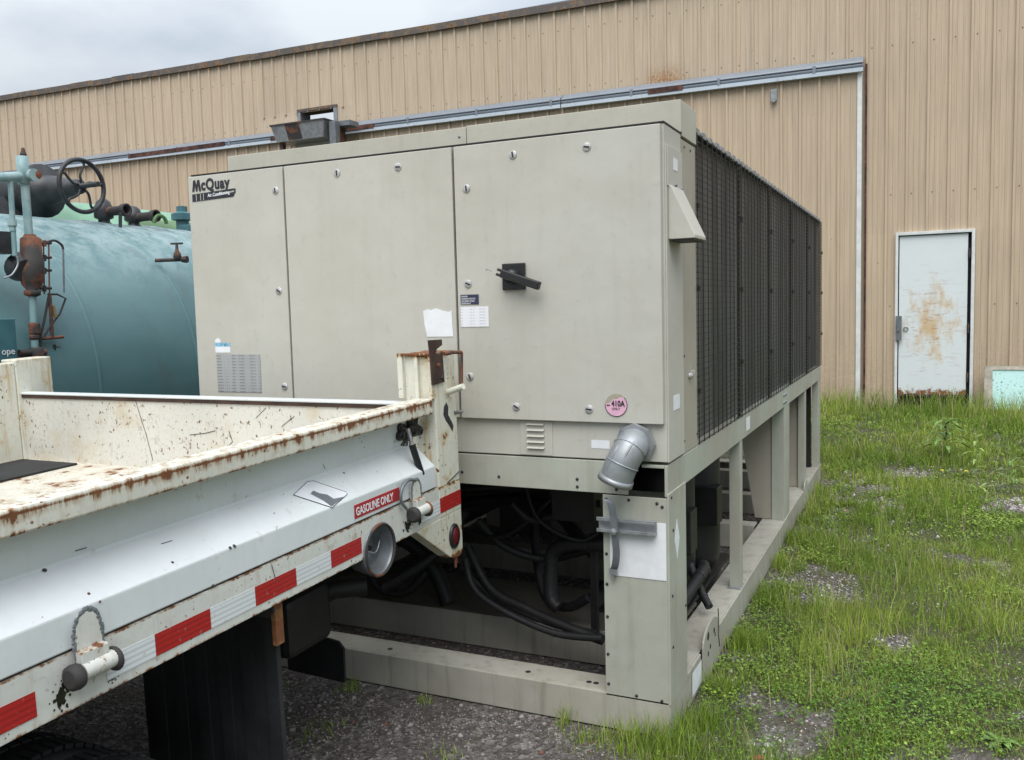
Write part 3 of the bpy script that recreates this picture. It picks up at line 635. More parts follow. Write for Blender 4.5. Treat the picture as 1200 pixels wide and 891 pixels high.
# posts
def plate_screws(mb, pts):
    for p, n in pts: mb.lathe([(0,.0065),(.003,.006),(.005,0)], p, n, 7)
cp = C('corner_post', MB().box((-.255, -.006, .132), (-.003, .0, .932)).box((-.003, -.006, .132), (.0055, .252, .948)).box((-.25, .0, .150), (-.003, .25, .90)), M['frame'], bev=.0015)
ps = MB(); plate_screws(ps, [((x, -.006, z), (0,-1,0)) for x, z in ((-.24,.915),(-.15,.918),(-.04,.912),(-.243,.7),(-.243,.58),(-.243,.45),(-.243,.30),(-.243,.18),(-.02,.9),(-.13,.15),(-.03,.145))]+[((.0055, y, z), (1,0,0)) for y, z in ((.03,.93),(.05,.80),(.03,.55),(.03,.35),(.23,.45))]); C('screws', ps, M['ink'], kind='stuff')
ps = MB(); plate_screws(ps, [((x, -.002, z), (0,-1,0)) for x, z in ((-.70,.975),(-.36,.985),(-.36,.955),(-.87,.985),(-1.2,.98),(-1.6,.98),(-.2,.955))]); C('screws', ps, M['ink'], kind='stuff')
C('blank_card', MB().box((-.228, -.0085, .618), (-.006, -.0065, .838)), M['paper'])
R_ = Matrix.Identity(4)
C('diamond_sticker', MB().prism([(.072,.75),(.108,.83),(.144,.75),(.108,.67)], 'x', .0056, .0065), M['paper'])
C('corner_post', MB().box((CW, .0, .12), (CW+.25, .25, .93)), M['frame'])
# strap clamp hanging on the post
cl_ = C('strut_channel', MB().box((-.268, -.046, .795), (-.040, -.010, .802)).box((-.268, -.046, .845), (-.040, -.040, .852)).box((-.268,-.020,.802),(-.040,-.010,.845)).box((-.268,-.046,.838),(-.040,-.040,.845)).box((-.268,-.046,.802),(-.040,-.040,.808)), M['galv'], bev=.001)
path = [(-.232,-.05,.925),(-.222,-.055,.925),(-.205,-.062,.912),(-.196,-.066,.88),(-.190,-.066,.83),(-.188,-.064,.78),(-.187,-.055,.72),(-.196,-.045,.67),(-.208,-.028,.648)]
st = MB(); pp = spline(path, 5)
for i in range(len(pp)-1):
    a, b = pp[i], pp[i+1]; st.add([a+V((-.014,0,0)), a+V((.014,0,0)), b+V((.014,0,0)), b+V((-.014,0,0)), a+V((-.014,.003,0)), a+V((.014,.003,0)), b+V((.014,.003,0)), b+V((-.014,.003,0))], [(0,1,2,3),(4,7,6,5),(0,3,7,4),(1,5,6,2)])
C('strap', st, M['galv_dark'], cl_)
C('strap_nut', MB().lathe([(0,.013),(.012,.013),(.016,0)], (-.19,-.068,.808), (0,-1,0), 6, False), M['galv'], cl_)
C('strap_end', MB().box((-.225,-.032,.628),(-.195,-.018,.650)).box((-.218,-.03,.606),(-.208,-.02,.63)), M['galv'], cl_)
# galvanised elbow
el = spline([(-.118,-.002,1.140), (-.122,-.045,1.132), (-.136,-.078,1.100), (-.154,-.090,1.058), (-.168,-.092,1.022)], 5)
eb = C('conduit_elbow', MB().tube(el, [.062]*len(el), 24, True), M['galv'])
C('lip', MB().lathe([(0,.058),(0,.067),(.022,.068),(.022,.056)], el[-1], el[-1]-el[-3], 24), M['galv'], eb)
C('mouth', MB().lathe([(.0222,.055),(.0226,.0)], el[-1], el[-1]-el[-3], 24), M['dark'], eb)
C('flange', MB().lathe([(0,.074),(.016,.080),(.030,.078),(.032,.062)], (-.116, .0, 1.140), (-.04,-1,-.10), 8, False), M['galv'], eb)
for s_ in (-1, 1):
    C('bead', MB().lathe([(0,.0625),(.003,.0665),(.006,.0625)], el[7 if s_ < 0 else 13], el[9 if s_ < 0 else 15]-el[6 if s_ < 0 else 12], 24), M['galv'], eb)
    C('weld_seam', MB().tube([p+V((.024*s_, -.050, .026)) for p in el[5:-2]], .004, 6), M['galv'], eb)
# skid
C('base_rail', MB().box((CW-.05, -.006, .0), (-.0, .006, .142)).box((CW-.05, .006, .130), (-.0, .15, .142)), M['base'], bev=.003)
C('base_rail', MB().box((-.008, .0, .0), (.003, .50, .146)).box((-.15, .15, .134), (-.008, .50, .146)), M['base'], bev=.003)
C('base_rail', MB().box((-.008, .86, .0), (.0045, 2.9, .146)).box((-.15, .50, .134), (-.008, 2.9, .146)), M['base'], bev=.003)
C('base_rail', MB().box((-.008, 2.905, .0), (.003, CL, .146)).box((-.15, 2.905, .134), (-.008, CL, .146)), M['base'], bev=.003)
C('base_rail', MB().box((CW-.05, .0, .0), (CW-.04, CL, .146)).box((CW-.04, .15, .134), (CW+.1, CL, .146)), M['base'])
C('base_rail', MB().box((CW, CL-.01, .0), (-.01, CL, .146)).box((CW, CL-.16, .134), (-.01, CL-.01, .146)), M['base'])
for y, w, h in ((.56, .55, .16), (1.75, .12, .15), (2.75, .12, .16), (3.75, .12, .15), (4.7, .12, .15)):
    C('cross_member', MB().box((CW+.1, y, .0), (-.16, y+.01, h)), M['inner' if y < 2.7 else 'base'], bev=.002); C('cross_member', MB().box((CW+.1, y+.0105, h-.012), (-.16, y+w, h)), M['shaded_grime' if y < 2.7 else 'base'])
hl = MB()
for x in (-1.85, -1.30, -.62, -.35, -.32): hl.lathe([(0,.012),(.0015,.0115),(.002,0)], (x, .06, .142), (0,0,1), 10)
C('bolt_holes', hl, M['ink'], kind='stuff')
# lifting lug plate bent up at the corner of the skid
lug = []
for a in np.linspace(PI, 0, 12): lug.append((.67+.16*math.cos(a), .165+.075*math.sin(a)))
C('lifting_lug', MB().prism([(.51,.0)]+lug+[(.83,.0)], 'x', .0046, .0125), M['frame'], bev=.001)
for y, z, r in ((.60,.19,.020),(.72,.175,.014),(.60,.11,.012),(.64,.13,.012),(.74,.15,.010)): C('lug_hole', MB().lathe([(0,r),(.001,r*.9),(.0012,0)], (.0126, y, z), (1,0,0), 10), M['ink'])
C('crack', MB().tube([(.014,.80,.25),(.014,.81,.20),(.014,.80,.13),(.014,.83,.06)], .0025, 5), M['rustiron_dark'])
C('lifting_lug', MB().prism([(4.05,.0)]+[(4.15+.1*math.cos(a), .16+.06*math.sin(a)) for a in np.linspace(PI, 0, 8)]+[(4.25,.0)], 'x', .0035, .011), M['frame'])
C('rail_sticker', MB().add([(.0055,.33,.022),(.0055,.50,.022),(.0055,.50,.122),(.0055,.33,.125)], [(0,1,2,3)]), M['paper'], recalc=False)
C('beam_sticker', MB().box((.0005, 1.60, .965), (.002, 1.70, 1.035)), M['paper'])
# intermediate legs
def leg(y, x0, x1, d, z1=.937): return C('leg', MB().box((x0, y, .146), (x1, y+.006, z1)).box((x1-.006, y+.006, .146), (x1, y+d, z1)), M['frame'], bev=.0015)
leg(1.44, -.060, -.004, .07); leg(3.02, -.085, -.002, .26); leg(4.17, -.055, -.004, .10); leg(5.12, -.055, -.002, .2)
C('foot', MB().box((-.07, 1.42, .146), (.0, 1.53, .151)), M['galv'])
C('tapered_plate', MB().prism([(-.33,.937),(-.085,.937),(-.085,.15),(-.20,.15)], 'y', 3.03, 3.045), M['side'])
C('tapered_plate', MB().prism([(-.30,.937),(-.055,.937),(-.055,.15),(-.17,.15)], 'y', 4.19, 4.205), M['side'])
C('end_column', MB().box((-.30, 5.10, .146), (-.06, 5.115, .937)), M['dark'])
for y in (1.5, 3.0, 5.1): C('leg', MB().box((CW, y, .146), (CW+.06, y+.15, .937)), M['side'])
bl = MB()
for y, z in ((2.98,1.02),(3.06,1.02),(2.98,.97),(3.06,.97)): bl.lathe([(0,.013),(.008,.012),(.009,0)], (.001, y, z), (1,0,0), 6, False)
C('beam_bolts', bl, M['galv_dark'], kind='stuff')
# compressors and piping beneath
for x, y in ((-.33, 1.14), (-.33, 1.74), (-1.5, 3.3), (-1.0, 2.6)):
    C('left_light_block', MB().box((CW+.02, .26, .15), (CW+.03, 4.9, .93)), M['shaded_grime']) if x == -.33 else None  # added panel on the unseen left side, keeps light out from underneath
    c = C('compressor', MB().lathe([(0,.10),(.03,.145),(.08,.155),(.62,.155),(.68,.14),(.73,.06),(.735,0)], (x, y, .17), (0,0,1), 28), M['compr'])
    C('terminal_box', MB().box((x+.03, y-.175, .44), (x+.18, y-.04, .65)), M['compr'], c, bev=.006)
    C('suction_fitting', MB().tube([(x+.1, y, .78), (x+.16, y-.03, .84), (x+.14, y-.08, .93)], .022, 10), M['compr'], c)
C('compressor_base', MB().box((-.58, .80, .15), (-.17, 2.0, .17)), M['dark'])
pipes = [
 ([onY(548,640,.45), onY(575,690,.42), onY(620,715,.38), onY(665,735,.34), onY(706,750,.30)], .022),
 ([onY(540,665,.45), onY(580,700,.42), onY(640,728,.36), onY(700,744,.33)], .018),
 ([onY(720,640,.45), onY(675,637,.47), onY(650,645,.48), onY(646,665,.48), onY(646,700,.46), onY(655,712,.45)], .033),
 ([onY(700,655,.6), onY(650,600,.8), onY(600,585,.9), onY(540,590,.9)], .03),
 ([(-.15,.28,.24), (-.14,.7,.28), (-.12,1.05,.33), (-.16,1.28,.30), (-.2,1.5,.2)], .028),
 ([(-.22,.30,.22), (-.17,.62,.26), (-.15,.88,.26), (-.26,1.02,.24)], .022),
 ([(-.06,.95,.20), (-.12,1.02,.26), (-.20,1.12,.36), (-.24,1.15,.45)], .020),
 ([(-2.0,.5,.55), (-1.6,.6,.5), (-1.4,.62,.35), (-1.3,.6,.18)], .04),
 ([(-2.1,.7,.7), (-1.2,.9,.72), (-.7,1.0,.70), (-.5,1.0,.9)], .035),
 ([(-1.9,.4,.25), (-1.85,.42,.35), (-1.75,.5,.48), (-1.6,.6,.8)], .035)]
pipes += [
 ([onY(560,610,.5), onY(590,640,.55), onY(640,655,.6), onY(705,640,.6)], .020),
 ([onY(600,590,.4), onY(625,610,.42), onY(660,600,.42), onY(705,590,.4)], .016),
 ([onY(450,690,.35), onY(480,672,.4), onY(520,640,.5), onY(545,600,.6)], .026),
 ([onY(545,655,.35), onY(556,690,.33), onY(590,716,.30), onY(650,742,.27), onY(706,748,.25)], .016),
 ([onY(690,700,.5), onY(665,712,.55), onY(640,700,.62), onY(630,660,.7), onY(625,600,.8)], .022),
 ([onY(430,665,.5), onY(445,690,.5), onY(475,695,.5), onY(500,670,.55)], .020)]
for p, r in pipes:
    sp_ = spline(p, 6); hp = C('insulated_pipe', MB().tube(sp_, [r*random.uniform(.95, 1.05) for _ in sp_], 12), M['rubber'])
    for q in range(4, len(sp_)-3, 7): C('hose_clamp', MB().tube([sp_[q]-(sp_[q+1]-sp_[q])*.18, sp_[q]+(sp_[q+1]-sp_[q])*.18], r*1.10, 10), M['compr'], hp)
C('chiller_barrel', MB().lathe([(0,.05),(.02,.17),(2.6,.17),(2.62,.05)], (-1.65, 1.0, .55), (0,1,0), 24), M['rubber'])
C('control_valve', MB().box((-1.15,.9,.5), (-.85,1.1,.75)).lathe([(0,.05),(.1,.06),(.12,0)], (-1.0,.95,.75), (0,0,1), 12), M['dark'], bev=.01)
for p in ([(-1.9,.2,.9),(-1.3,.3,.82),(-.8,.25,.88),(-.3,.3,.92)], [(-1.5,.4,.86),(-1.2,.5,.62),(-.9,.45,.6),(-.6,.4,.84)], [(-.75,.35,.9),(-.7,.4,.7),(-.5,.42,.62),(-.35,.4,.75)]): C('cable', MB().tube(spline(p, 6), .009, 8), M['rubber'])
C('junction_box', MB().box((-.62,.35,.72), (-.42,.5,.9)), M['dark'], bev=.004); C('pipe_bracket', MB().box((-.50,.50,.17), (-.47,.53,.60)).box((-.50,.50,.60),(-.30,.53,.63)), M['dark'])
C('hanging_wrap', MB().add([(-.80,.25,.94),(-.66,.25,.94),(-.68,.25,.92),(-.74,.24,.90),(-.77,.24,.885),(-.79,.25,.91)], [(0,1,2,3,4,5)]), M['paper'], recalc=False)

# ------------------------------------------------------------------ dump truck bed
tk = empty('dump_truck', (-.8, -.15, 0), 'white dump truck with a rusty open bed and red and white tape', 'truck')
tk.rotation_euler.x = .028
Tm = Matrix.Rotation(-.028, 4, 'X')
def T(x, y, X=-.8): return Tm @ (onX(x, y, X)-V((-.8, -.15, 0)))          # photo point on a plane of the truck, in the truck's frame
def K(name, mb, mat, parent=tk, bev=0, **k): return mb.build(name, mat, parent, bev, **k)
YF = -4.4; YR = .030
def yl(Y): return Y+.15+.03
K('top_rail', MB().box((-.078, YF, 1.275), (.0, yl(-.335), 1.333)), M['rail'], bev=.006)
prof = [(-.074,1.274),(-.080,1.24),(-.090,1.165),(-.088,1.158),(.0,1.078),(.0,.996),(-.012,.996),(-.012,1.072),(-.105,1.150),(-.100,1.19),(-.094,1.274)]
ye = yl(-.34)
K('side_wall', MB().prism([(p[0], p[1]) for p in prof], 'y', YF, ye), M['truck'], bev=.004)
K('seam_shadow', MB().box((-.05, YF, .9905), (-.008, ye, .9955)), M['rustiron_dark'])
CY, CZ, CR = yl(-.742), .872, .084                     # filler opening in the rail
lr = MB().box((-.06, YF, .865), (.0, CY-.095, .990)).box((-.06, CY+.095, .865), (.0, yl(-.325), .990)).box((-.06, CY-.095, .962), (.0, CY+.095, .990))
ring, edge = [], []
for t_ in np.linspace(0.0, PI, 25):
    u, w = math.cos(t_), math.sin(t_); ring.append((.0, CY+CR*u, max(.865, CZ+CR*w)))
    k = min(.095/max(abs(u), 1e-6), (.962-CZ)/max(w, 1e-6)); edge.append((.0, CY+k*u, max(.865, CZ+k*w)))
lr.add(ring+edge, [(i, i+1, 25+i+1, 25+i) for i in range(24)])
K('lower_rail', lr, M['lowrail'])
TZ0, TZ1 = .889, .943
def tape(y0, y1, m): return K('reflective_tape', MB().box((.0, yl(y0), TZ0), (.0015, yl(y1), TZ1)), M[m])
for y0, y1, m in ((-2.62,-2.36,'red'), (-2.30,-2.015,'red'), (-1.84,-1.70,'tapewhite'), (-1.698,-1.518,'red'), (-1.516,-1.349,'tapewhite'), (-1.347,-1.173,'red'), (-1.171,-1.005,'tapewhite'), (-1.003,-.84,'red'), (-.46,-.322,'tapewhite')): tape(y0, y1, m)
# rear corner post with gusset
post = K('corner_post', MB().box((-.128, yl(-.318), .985), (.0, yl(-.155), 1.500)), M['post'], bev=.004)
K('corner_post', MB().box((-.10, yl(-.322), .87), (.0015, yl(-.155), .985)), M['post'], bev=.003)
g = [(yl(-.50),.866),(yl(-.26),.700),(yl(-.235),.688),(yl(-.185),.682),(yl(-.165),.690),(yl(-.155),.71),(yl(-.155),.8695),(yl(-.322),.8695)]
K('lamp_plate', MB().prism(g, 'x', -.055, .001), M['post'], bev=.003)
K('stake_pocket', MB().box((-.150, yl(-.335), 1.33), (-.128, yl(-.318), 1.497)).box((-.075, yl(-.336), 1.33), (-.060, yl(-.318), 1.497)).box((-.015, yl(-.336), 1.33), (-.0, yl(-.318), 1.50)).box((-.150, yl(-.336), 1.494), (.0, yl(-.318), 1.502)), M['post'], bev=.002)
K('reflective_tape', MB().box((.0015, yl(-.320), TZ0), (.003, yl(-.157), TZ1+.004)), M['red'])
lp = K('marker_lamp', MB().lathe([(0,.050),(.006,.050),(.010,.044)], (.001, yl(-.225), .775), (1,0,0), 26), M['blk_plastic'])
for v in lp.data.vertices: v.co.y = yl(-.225)+(v.co.y-yl(-.225))*.78
ln = K('lens', MB().lathe([(.0105,.036),(.013,.033),(.017,.020),(.018,0)], (.001, yl(-.225), .775), (1,0,0), 24), M['lens'], lp)
for v in ln.data.vertices: v.co.y = yl(-.225)+(v.co.y-yl(-.225))*.70
K('rust_drip', MB().tube([(-.01, yl(-.20), .685), (-.012, yl(-.20), .64)], .006, 6).tube([(-.01, yl(-.19), .685), (-.012, yl(-.185), .655)], .004, 6), M['rustiron'])
K('torn_hole', MB().prism([(yl(-.255),1.29),(yl(-.235),1.305),(yl(-.222),1.285),(yl(-.226),1.255),(yl(-.20),1.225),(yl(-.188),1.205),(yl(-.197),1.185),(yl(-.222),1.215),(yl(-.245),1.235),(yl(-.262),1.262)], 'x', .0003, .0012), M['ink'])
K('scratch', MB().tube([(.001,yl(-.26),.992),(.001,yl(-.16),1.018)], .0025, 5), M['rustiron_dark'])
hk = [(yl(-.358),1.553),(yl(-.262),1.549),(yl(-.262),1.528),(yl(-.305),1.515),(yl(-.312),1.500),(yl(-.290),1.494),(yl(-.262),1.505),(yl(-.256),1.386),(yl(-.345),1.384),(yl(-.350),1.49)]
K('steel_hook', MB().prism(hk, 'x', .002, .010), M['hook'], bev=.001)
K('hook_bolt', MB().lathe([(0,.009),(.006,.008),(.007,0)], (.010, yl(-.30), 1.455), (1,0,0), 6, False).lathe([(0,.009),(.006,.008),(.007,0)], (.010, yl(-.275), 1.405), (1,0,0), 6, False), M['rustiron'])
K('latch_loop', MB().tube([T(523,415,-.79), T(530,413,-.76), T(541,413,-.74)], .007, 8).tube([T(541,413,-.74), T(541,430,-.74), T(541,452,-.74)], .006, 8), M['rustiron'])
K('latch_pin', MB().tube([T(524,460,-.80), T(543,453,-.72)], .012, 10), M['post'])
K('rear_bolt', MB().tube([T(532,484,-.8)+V((0,.0,0)), T(537,484,-.8)+V((0,.03,0))], .007, 8), M['steel'])
# tailgate, far wall, floor
BX0 = -2.31
K('tailgate', MB().box((BX0, yl(-.325), .97), (-.128, yl(-.285), 1.305)), M['bed'])
K('tailgate_rail', MB().box((BX0, yl(-.335), 1.3045), (-.128, yl(-.283), 1.314)), M['truck'], bev=.003)
K('tailgate_lip', MB().box((BX0, yl(-.331), 1.288), (-.128, yl(-.322), 1.304)), M['hook'])
K('far_side_wall', MB().box((BX0-.06, yl(-.62), .97), (BX0, yl(-.35), 1.462)).box((BX0-.06, YF, .97), (BX0, yl(-.62), 1.462)), M['post'], bev=.005)
K('corner_post', MB().box((BX0-.10, yl(-.348), .75), (BX0+.004, yl(-.155), 1.475)), M['post'], bev=.005)
fl = [(BX0, yl(-.33), .995), (-.10, yl(-.33), 1.0), (-.10, YF, 1.0), (BX0, YF, .995)]
K('bed_floor', MB().box((BX0-.02, YF, .955), (-.095, yl(-.30), .985)), M['floor'])
K('rubber_mat', MB().box((BX0+.02, YF, .985), (BX0+.40, yl(-.37), .995)), M['flap'])
K('headboard', MB().box((BX0-.06, YF-.05, .9), (.0, YF, 1.6)), M['rail'])
K('tailgate_hinge_bar', MB().box((BX0, yl(-.325), .86), (-.1, yl(-.20), .965)), M['rustiron_dark'])
# crossbars and frame under the bed
for y in np.arange(-.45, -4.2, -.55): K('cross_bar', MB().box((BX0+.05, y-.03, .87), (-.062, y+.03, .954)), M['dark'])
for x in (-.80, -1.55): K('chassis_rail', MB().box((x-.04, YF, .62), (x+.04, -.25, .86)), M['dark'])
K('hitch_bar', MB().box((-1.75, -.42, .42), (-.45, -.34, .52)), M['dark'], bev=.005)
K('hitch_plate', MB().add([(-.70,-.24,.20),(-.42,-.24,.19),(-.415,-.24,.33),(-.44,-.24,.357),(-.70,-.24,.385), (-.70,-.228,.20),(-.42,-.228,.19),(-.415,-.228,.33),(-.44,-.228,.357),(-.70,-.228,.385)], [(0,1,2,3,4),(9,8,7,6,5),(0,5,6,1),(1,6,7,2),(2,7,8,3),(3,8,9,4),(4,9,5,0)]), M['rubber'])
K('hitch_strap', MB().box((-.56,-.25,.34), (-.535,-.24,.50)), M['dark'])
K('rear_axle_housing', MB().tube([(-2.1,-1.60,.40), (-.35,-1.60,.40)], .07, 16).lathe([(0,.08),(.05,.17),(.2,.19),(.35,.17),(.4,.08)], (-1.4,-1.6,.40), (1,0,0), 20), M['dark'])
K('exhaust_muffler', MB().box((-.75,-.62,.44), (-.36,-.36,.66)).tube([(-.5,-.4,.55),(-.4,-.3,.6),(-.3,-.22,.6)], .04, 12), M['dark'], bev=.03)
K('fluid_hose', MB().tube(spline([(-1.1,-.3,.75),(-.9,-.15,.5),(-.7,-.18,.42),(-.55,-.3,.55)], 6), .022, 10), M['rubber'])
# wheel pair
def wheel(x):
    w = K('wheel', MB().lathe([(-.10,.21),(-.105,.25),(-.095,.285),(-.07,.301),(-.03,.306),(.03,.306),(.07,.301),(.095,.285),(.105,.25),(.10,.21)], (x, -1.62, .308), (1,0,0), 48), M['rubber'])
    tr = MB()
    for k in range(60):
        a = 2*PI*k/60; Rk = Matrix.Translation((x, -1.62, .308)) @ Matrix.Rotation(a, 4, 'X')
        for s_ in (-1, 1): tr.box((s_*.052-.030, -.012+s_*.006, .298), (s_*.052+.030, .012+s_*.006, .3095), Rk)
    K('tread', tr, M['flap'], w, kind='stuff')
    K('rim', MB().lathe([(.102,.212),(.09,.205),(.05,.19),(.04,.10),(.06,.07),(.06,0)], (x, -1.62, .308), (1,0,0), 32), M['steel'], w)
wheel(-.175); wheel(-.42); wheel(-1.9); wheel(-2.14)
# mud flaps hang behind the wheels
def mudflap(x0, x1):
    f = MB(); n = 12; 
    for i in range(n):
        a = x0+(x1-x0)*i/n; b = x0+(x1-x0)*(i+1)/n; o = .006 if i % 2 else 0; f.box((a, -1.030-o, .16), (b, -1.018, .80))
    K('mud_flap', f, M['flap'])
    K('flap_bracket', MB().box((x0, -1.045, .80), (x1, -1.01, .86)), M['rustiron_dark'])
mudflap(-.62, -.055); mudflap(-2.2, -1.65)
K('hanger_bolt', MB().lathe([(0,.010),(.008,.009),(.009,0)], (-.045, -1.05, .83), (0,-1,0), 6, False), M['rustiron_dark'])
K('flap_hanger', MB().box((-.054, -1.05, .72), (-.038, -1.015, .864)), M['rust'], bev=.002)
# hinges: strap plate wrapped over a barrel between two dark collars
def hinge(y, w, arch=.13):
    pts = []
    for a in np.linspace(PI, 0, 10): pts.append((y+w*.42*math.cos(a), 1.020+arch*.42*math.sin(a)))
    h = K('hinge', MB().prism([(y-w*.42,.955)]+pts+[(y+w*.42,.955)], 'x', .001, .011), M['lowrail'], bev=.003)
    K('barrel', MB().tube([(.024, y-w*.42, .947), (.024, y+w*.55, .947)], .020, 16).box((.004, y-w*.42, .945), (.030, y+w*.42, .990)), M['lowrail'], h, bev=.003)
    for a, b in ((-.78, -.42), (.50, .72)):
        K('collar', MB().lathe([(0,.020),(.004,.027),((b-a)*w*.5,.029),((b-a)*w-.005,.027),((b-a)*w,.019)], (.022, y+w*a, .943), (0,1,0), 18), M['rustiron_dark'], h)
    sc_ = MB(); path_ = [(y-w*.42,.96),(y-w*.42,.985)]+pts+[(y+w*.42,.985)]
    for q_ in range(len(path_)-1):
        for f_ in (0, .12, .24, .36, .48, .6, .72, .84, .96):
            py_, pz_ = path_[q_][0]*(1-f_)+path_[q_+1][0]*f_, path_[q_][1]*(1-f_)+path_[q_+1][1]*f_; rr_ = random.uniform(.0035, .0068)
            sc_.lathe([(0, rr_), (.0008, rr_*.8), (.001, 0)], (.0105-.0005*random.random(), py_+random.uniform(-.002,.002), pz_+random.uniform(-.002,.002)), (1,0,0), 7)
    K('weld_scar', sc_, M['galv_dark'], h, kind='stuff')
hinge(yl(-1.885), .085); 
hinge(yl(-.50), .075, .10)
def smear(y, z, ry, rz, n, m):
    mb = MB()
    for q in range(n):
        a, d = random.uniform(0, 2*PI), abs(random.gauss(0, .5)); cy_, cz_ = yl(y)+ry*d*math.cos(a), z+rz*d*math.sin(a); rad = random.uniform(.0025, .0085)*(1.2-min(d, 1)*.7); xx = .0003+q*.00002
        mb.add([(xx, cy_+rad*random.uniform(.6,1.2)*math.cos(t), cz_+rad*random.uniform(.6,1.3)*math.sin(t)) for t in np.linspace(0, 2*PI, 9)[:-1]], [tuple(range(8))])
    K('grease_smear', mb, m, recalc=False, kind='stuff')
smear(-.555, .905, .035, .03, 60, M['grease']); smear(-1.955, .905, .022, .035, 60, M['grease']); smear(-1.825, .895, .022, .02, 40, M['rustiron_dark']); smear(-.47, .90, .02, .025, 25, M['grease'])
# filler cup
cu = K('filler_cup', MB().lathe([(-.085,.0),(-.085,.060),(-.070,.070),(-.008,.080),(.004,.083),(.007,.087),(.004,.091),(-.004,.090),(-.075,.078),(-.09,.066)], (.002, CY, CZ), (1,0,0), 40), M['galv_dark'])
K('cup_rim', MB().tube([V((.008, CY+.086*math.cos(a), CZ+.087*math.sin(a))) for a in np.linspace(0, 2*PI, 33)], .0055, 6, False), M['rustiron_dark'], cu)
K('filler_cap', MB().lathe([(0,.042),(.022,.042),(.026,.036),(.027,0)], (-.080, CY-.018, CZ-.005), (1,0,0), 20).box((-.055, CY-.055, CZ-.010), (-.040, CY+.020, CZ+.004)), M['dark'], cu)
K('cap_chain', MB().tube(spline([(-.05, CY-.02, CZ), (-.03, CY+.02, CZ-.02), (-.03, CY+.05, CZ+.01), (-.04, CY+.066, CZ+.02)], 5), .004, 6), M['steel'], cu)
# gasoline sign on the vertical face
K('fuel_sign', MB().box((.0005, yl(-.868), 1.010), (.0020, yl(-.598), 1.055)), M['redsign'])
text('GASOLINE ONLY', 'sign_lettering', .038, (.0030, yl(-.862), 1.019), (0,1,0), (0,0,1), M['paper'], tk, sx=.755, bold=.0007, ext=.0004)
# worn sticker on the sloping face
def slope(y, t): return V((-.088+.088*t+.0012, yl(y), 1.158-.080*t+.0014))
sk = [slope(-1.085,.28), slope(-.99,.05), slope(-.965,.08), slope(-.875,.75), slope(-.88,.82), slope(-.985,1.02)]
K('worn_sticker', MB().add(sk, [(0,1,2,3,4,5)]), M['paper'], recalc=False)
K('sticker_tear', MB().add([p+V((.0006,0,.0008)) for p in (slope(-1.02,.42), slope(-1.0,.36), slope(-.985,.5), slope(-.96,.62), slope(-.95,.80), slope(-.90,.86), slope(-.985,.99), slope(-.995,.75))], [(0,1,2,3,4,5,6,7)]), M['galv_dark'], recalc=False)
K('sticker_edge', MB().tube(sk+[sk[0]], .0011, 4, False), M['grease'])
# locking lever with greasy hub
hb = MB()
for k in range(26):
    a, r = random.uniform(0, 2*PI), random.uniform(0, .055); p = V((-.078, yl(-.385)+r*math.cos(a)*1.4, 1.225+r*math.sin(a)*.75)); s_ = random.uniform(.012, .026)
    hb.lathe([(-s_,0),(-s_*.6,s_*.8),(0,s_),(s_*.6,s_*.75),(s_,0)], p, (random.random(), random.random(), random.random()+.1), 8)
hub = K('lever_hub', hb, M['grease'])
gs = MB()
for q in range(120):
    a, d = random.uniform(0, 2*PI), abs(random.gauss(0, .55)); rad = random.uniform(.004, .013)*(1.2-min(d, 1)*.8); cy_, cz_ = yl(-.40)+.075*d*math.cos(a), 1.205+.050*d*math.sin(a)-.02*random.random()*d
    xx = -.0895+(cz_-1.165)*.137+.0009+q*.00001
    gs.add([(xx+.137*rad*math.sin(t), cy_+rad*math.cos(t), cz_+rad*math.sin(t)) for t in np.linspace(0, 2*PI, 8)[:-1]], [tuple(range(7))])
K('grease_smear', gs, M['grease'], recalc=False, kind='stuff')
a, b, c = T(478,503,-.84), T(483,522,-.82), T(494,556,-.81)
K('lever_shaft', MB().tube([a, b], .008, 10), M['steel'], hub); K('lever_grip', MB().tube([b, c], .0125, 12), M['rubber'], hub)
K('curved_latch', MB().tube(spline([T(487,563,-.79), T(478,563,-.785), T(471,573,-.785), T(470,587,-.785), T(477,597,-.785)], 4), .006, 8), M['galv_dark'])
# small dings in the paint
dg = MB()
for (x, y_) in ((84,673),(111,697),(117,705),(105,711),(270,642),(250,695),(208,660),(425,556),(21,707),(275,640)):
    p = T(x, y_); t_ = max(0, min(1, (1.158-p.z)/.08)); q = V((-.088+.088*t_, p.y, max(p.z, 1.0))) if p.z < 1.158 else V((-.086, p.y, p.z))
    dg.lathe([(0,random.uniform(.003,.006)),(.001,.003),(.0015,0)], q, (.7,0,.7), 7)
for pts_ in ([(318,662),(324,684)], [(210,640),(222,636)], [(120,650),(133,646)], [(404,545),(407,551)]):
    ps_ = [T(*q) for q in pts_]; ps_ = [V((-.088+.088*max(0, min(1, (1.158-p.z)/.08))+.0012, p.y, p.z)) for p in ps_]; K('scratch', MB().tube(ps_, .0013, 5), M['cupgrey'])
for pts_ in ([(158,465),(165,490),(171,510),(178,540)], [(268,505),(272,518),(266,524)], [(222,510),(240,508),(252,505)], [(300,490),(312,478)], [(395,480),(402,470),(410,476)], [(330,500),(345,488)]):
    ps_ = [onY(x_, y_, -.330) for x_, y_ in pts_]; ps_ = [Tm @ (p-V((-.8,-.15,0))) for p in ps_]; ps_ = [V((p.x, yl(-.3265), p.z)) for p in ps_]; K('scratch', MB().tube(ps_, random.uniform(.0009, .0016), 4), M['hook'])
K('paint_chips', dg, M['rustiron_dark'], kind='stuff')

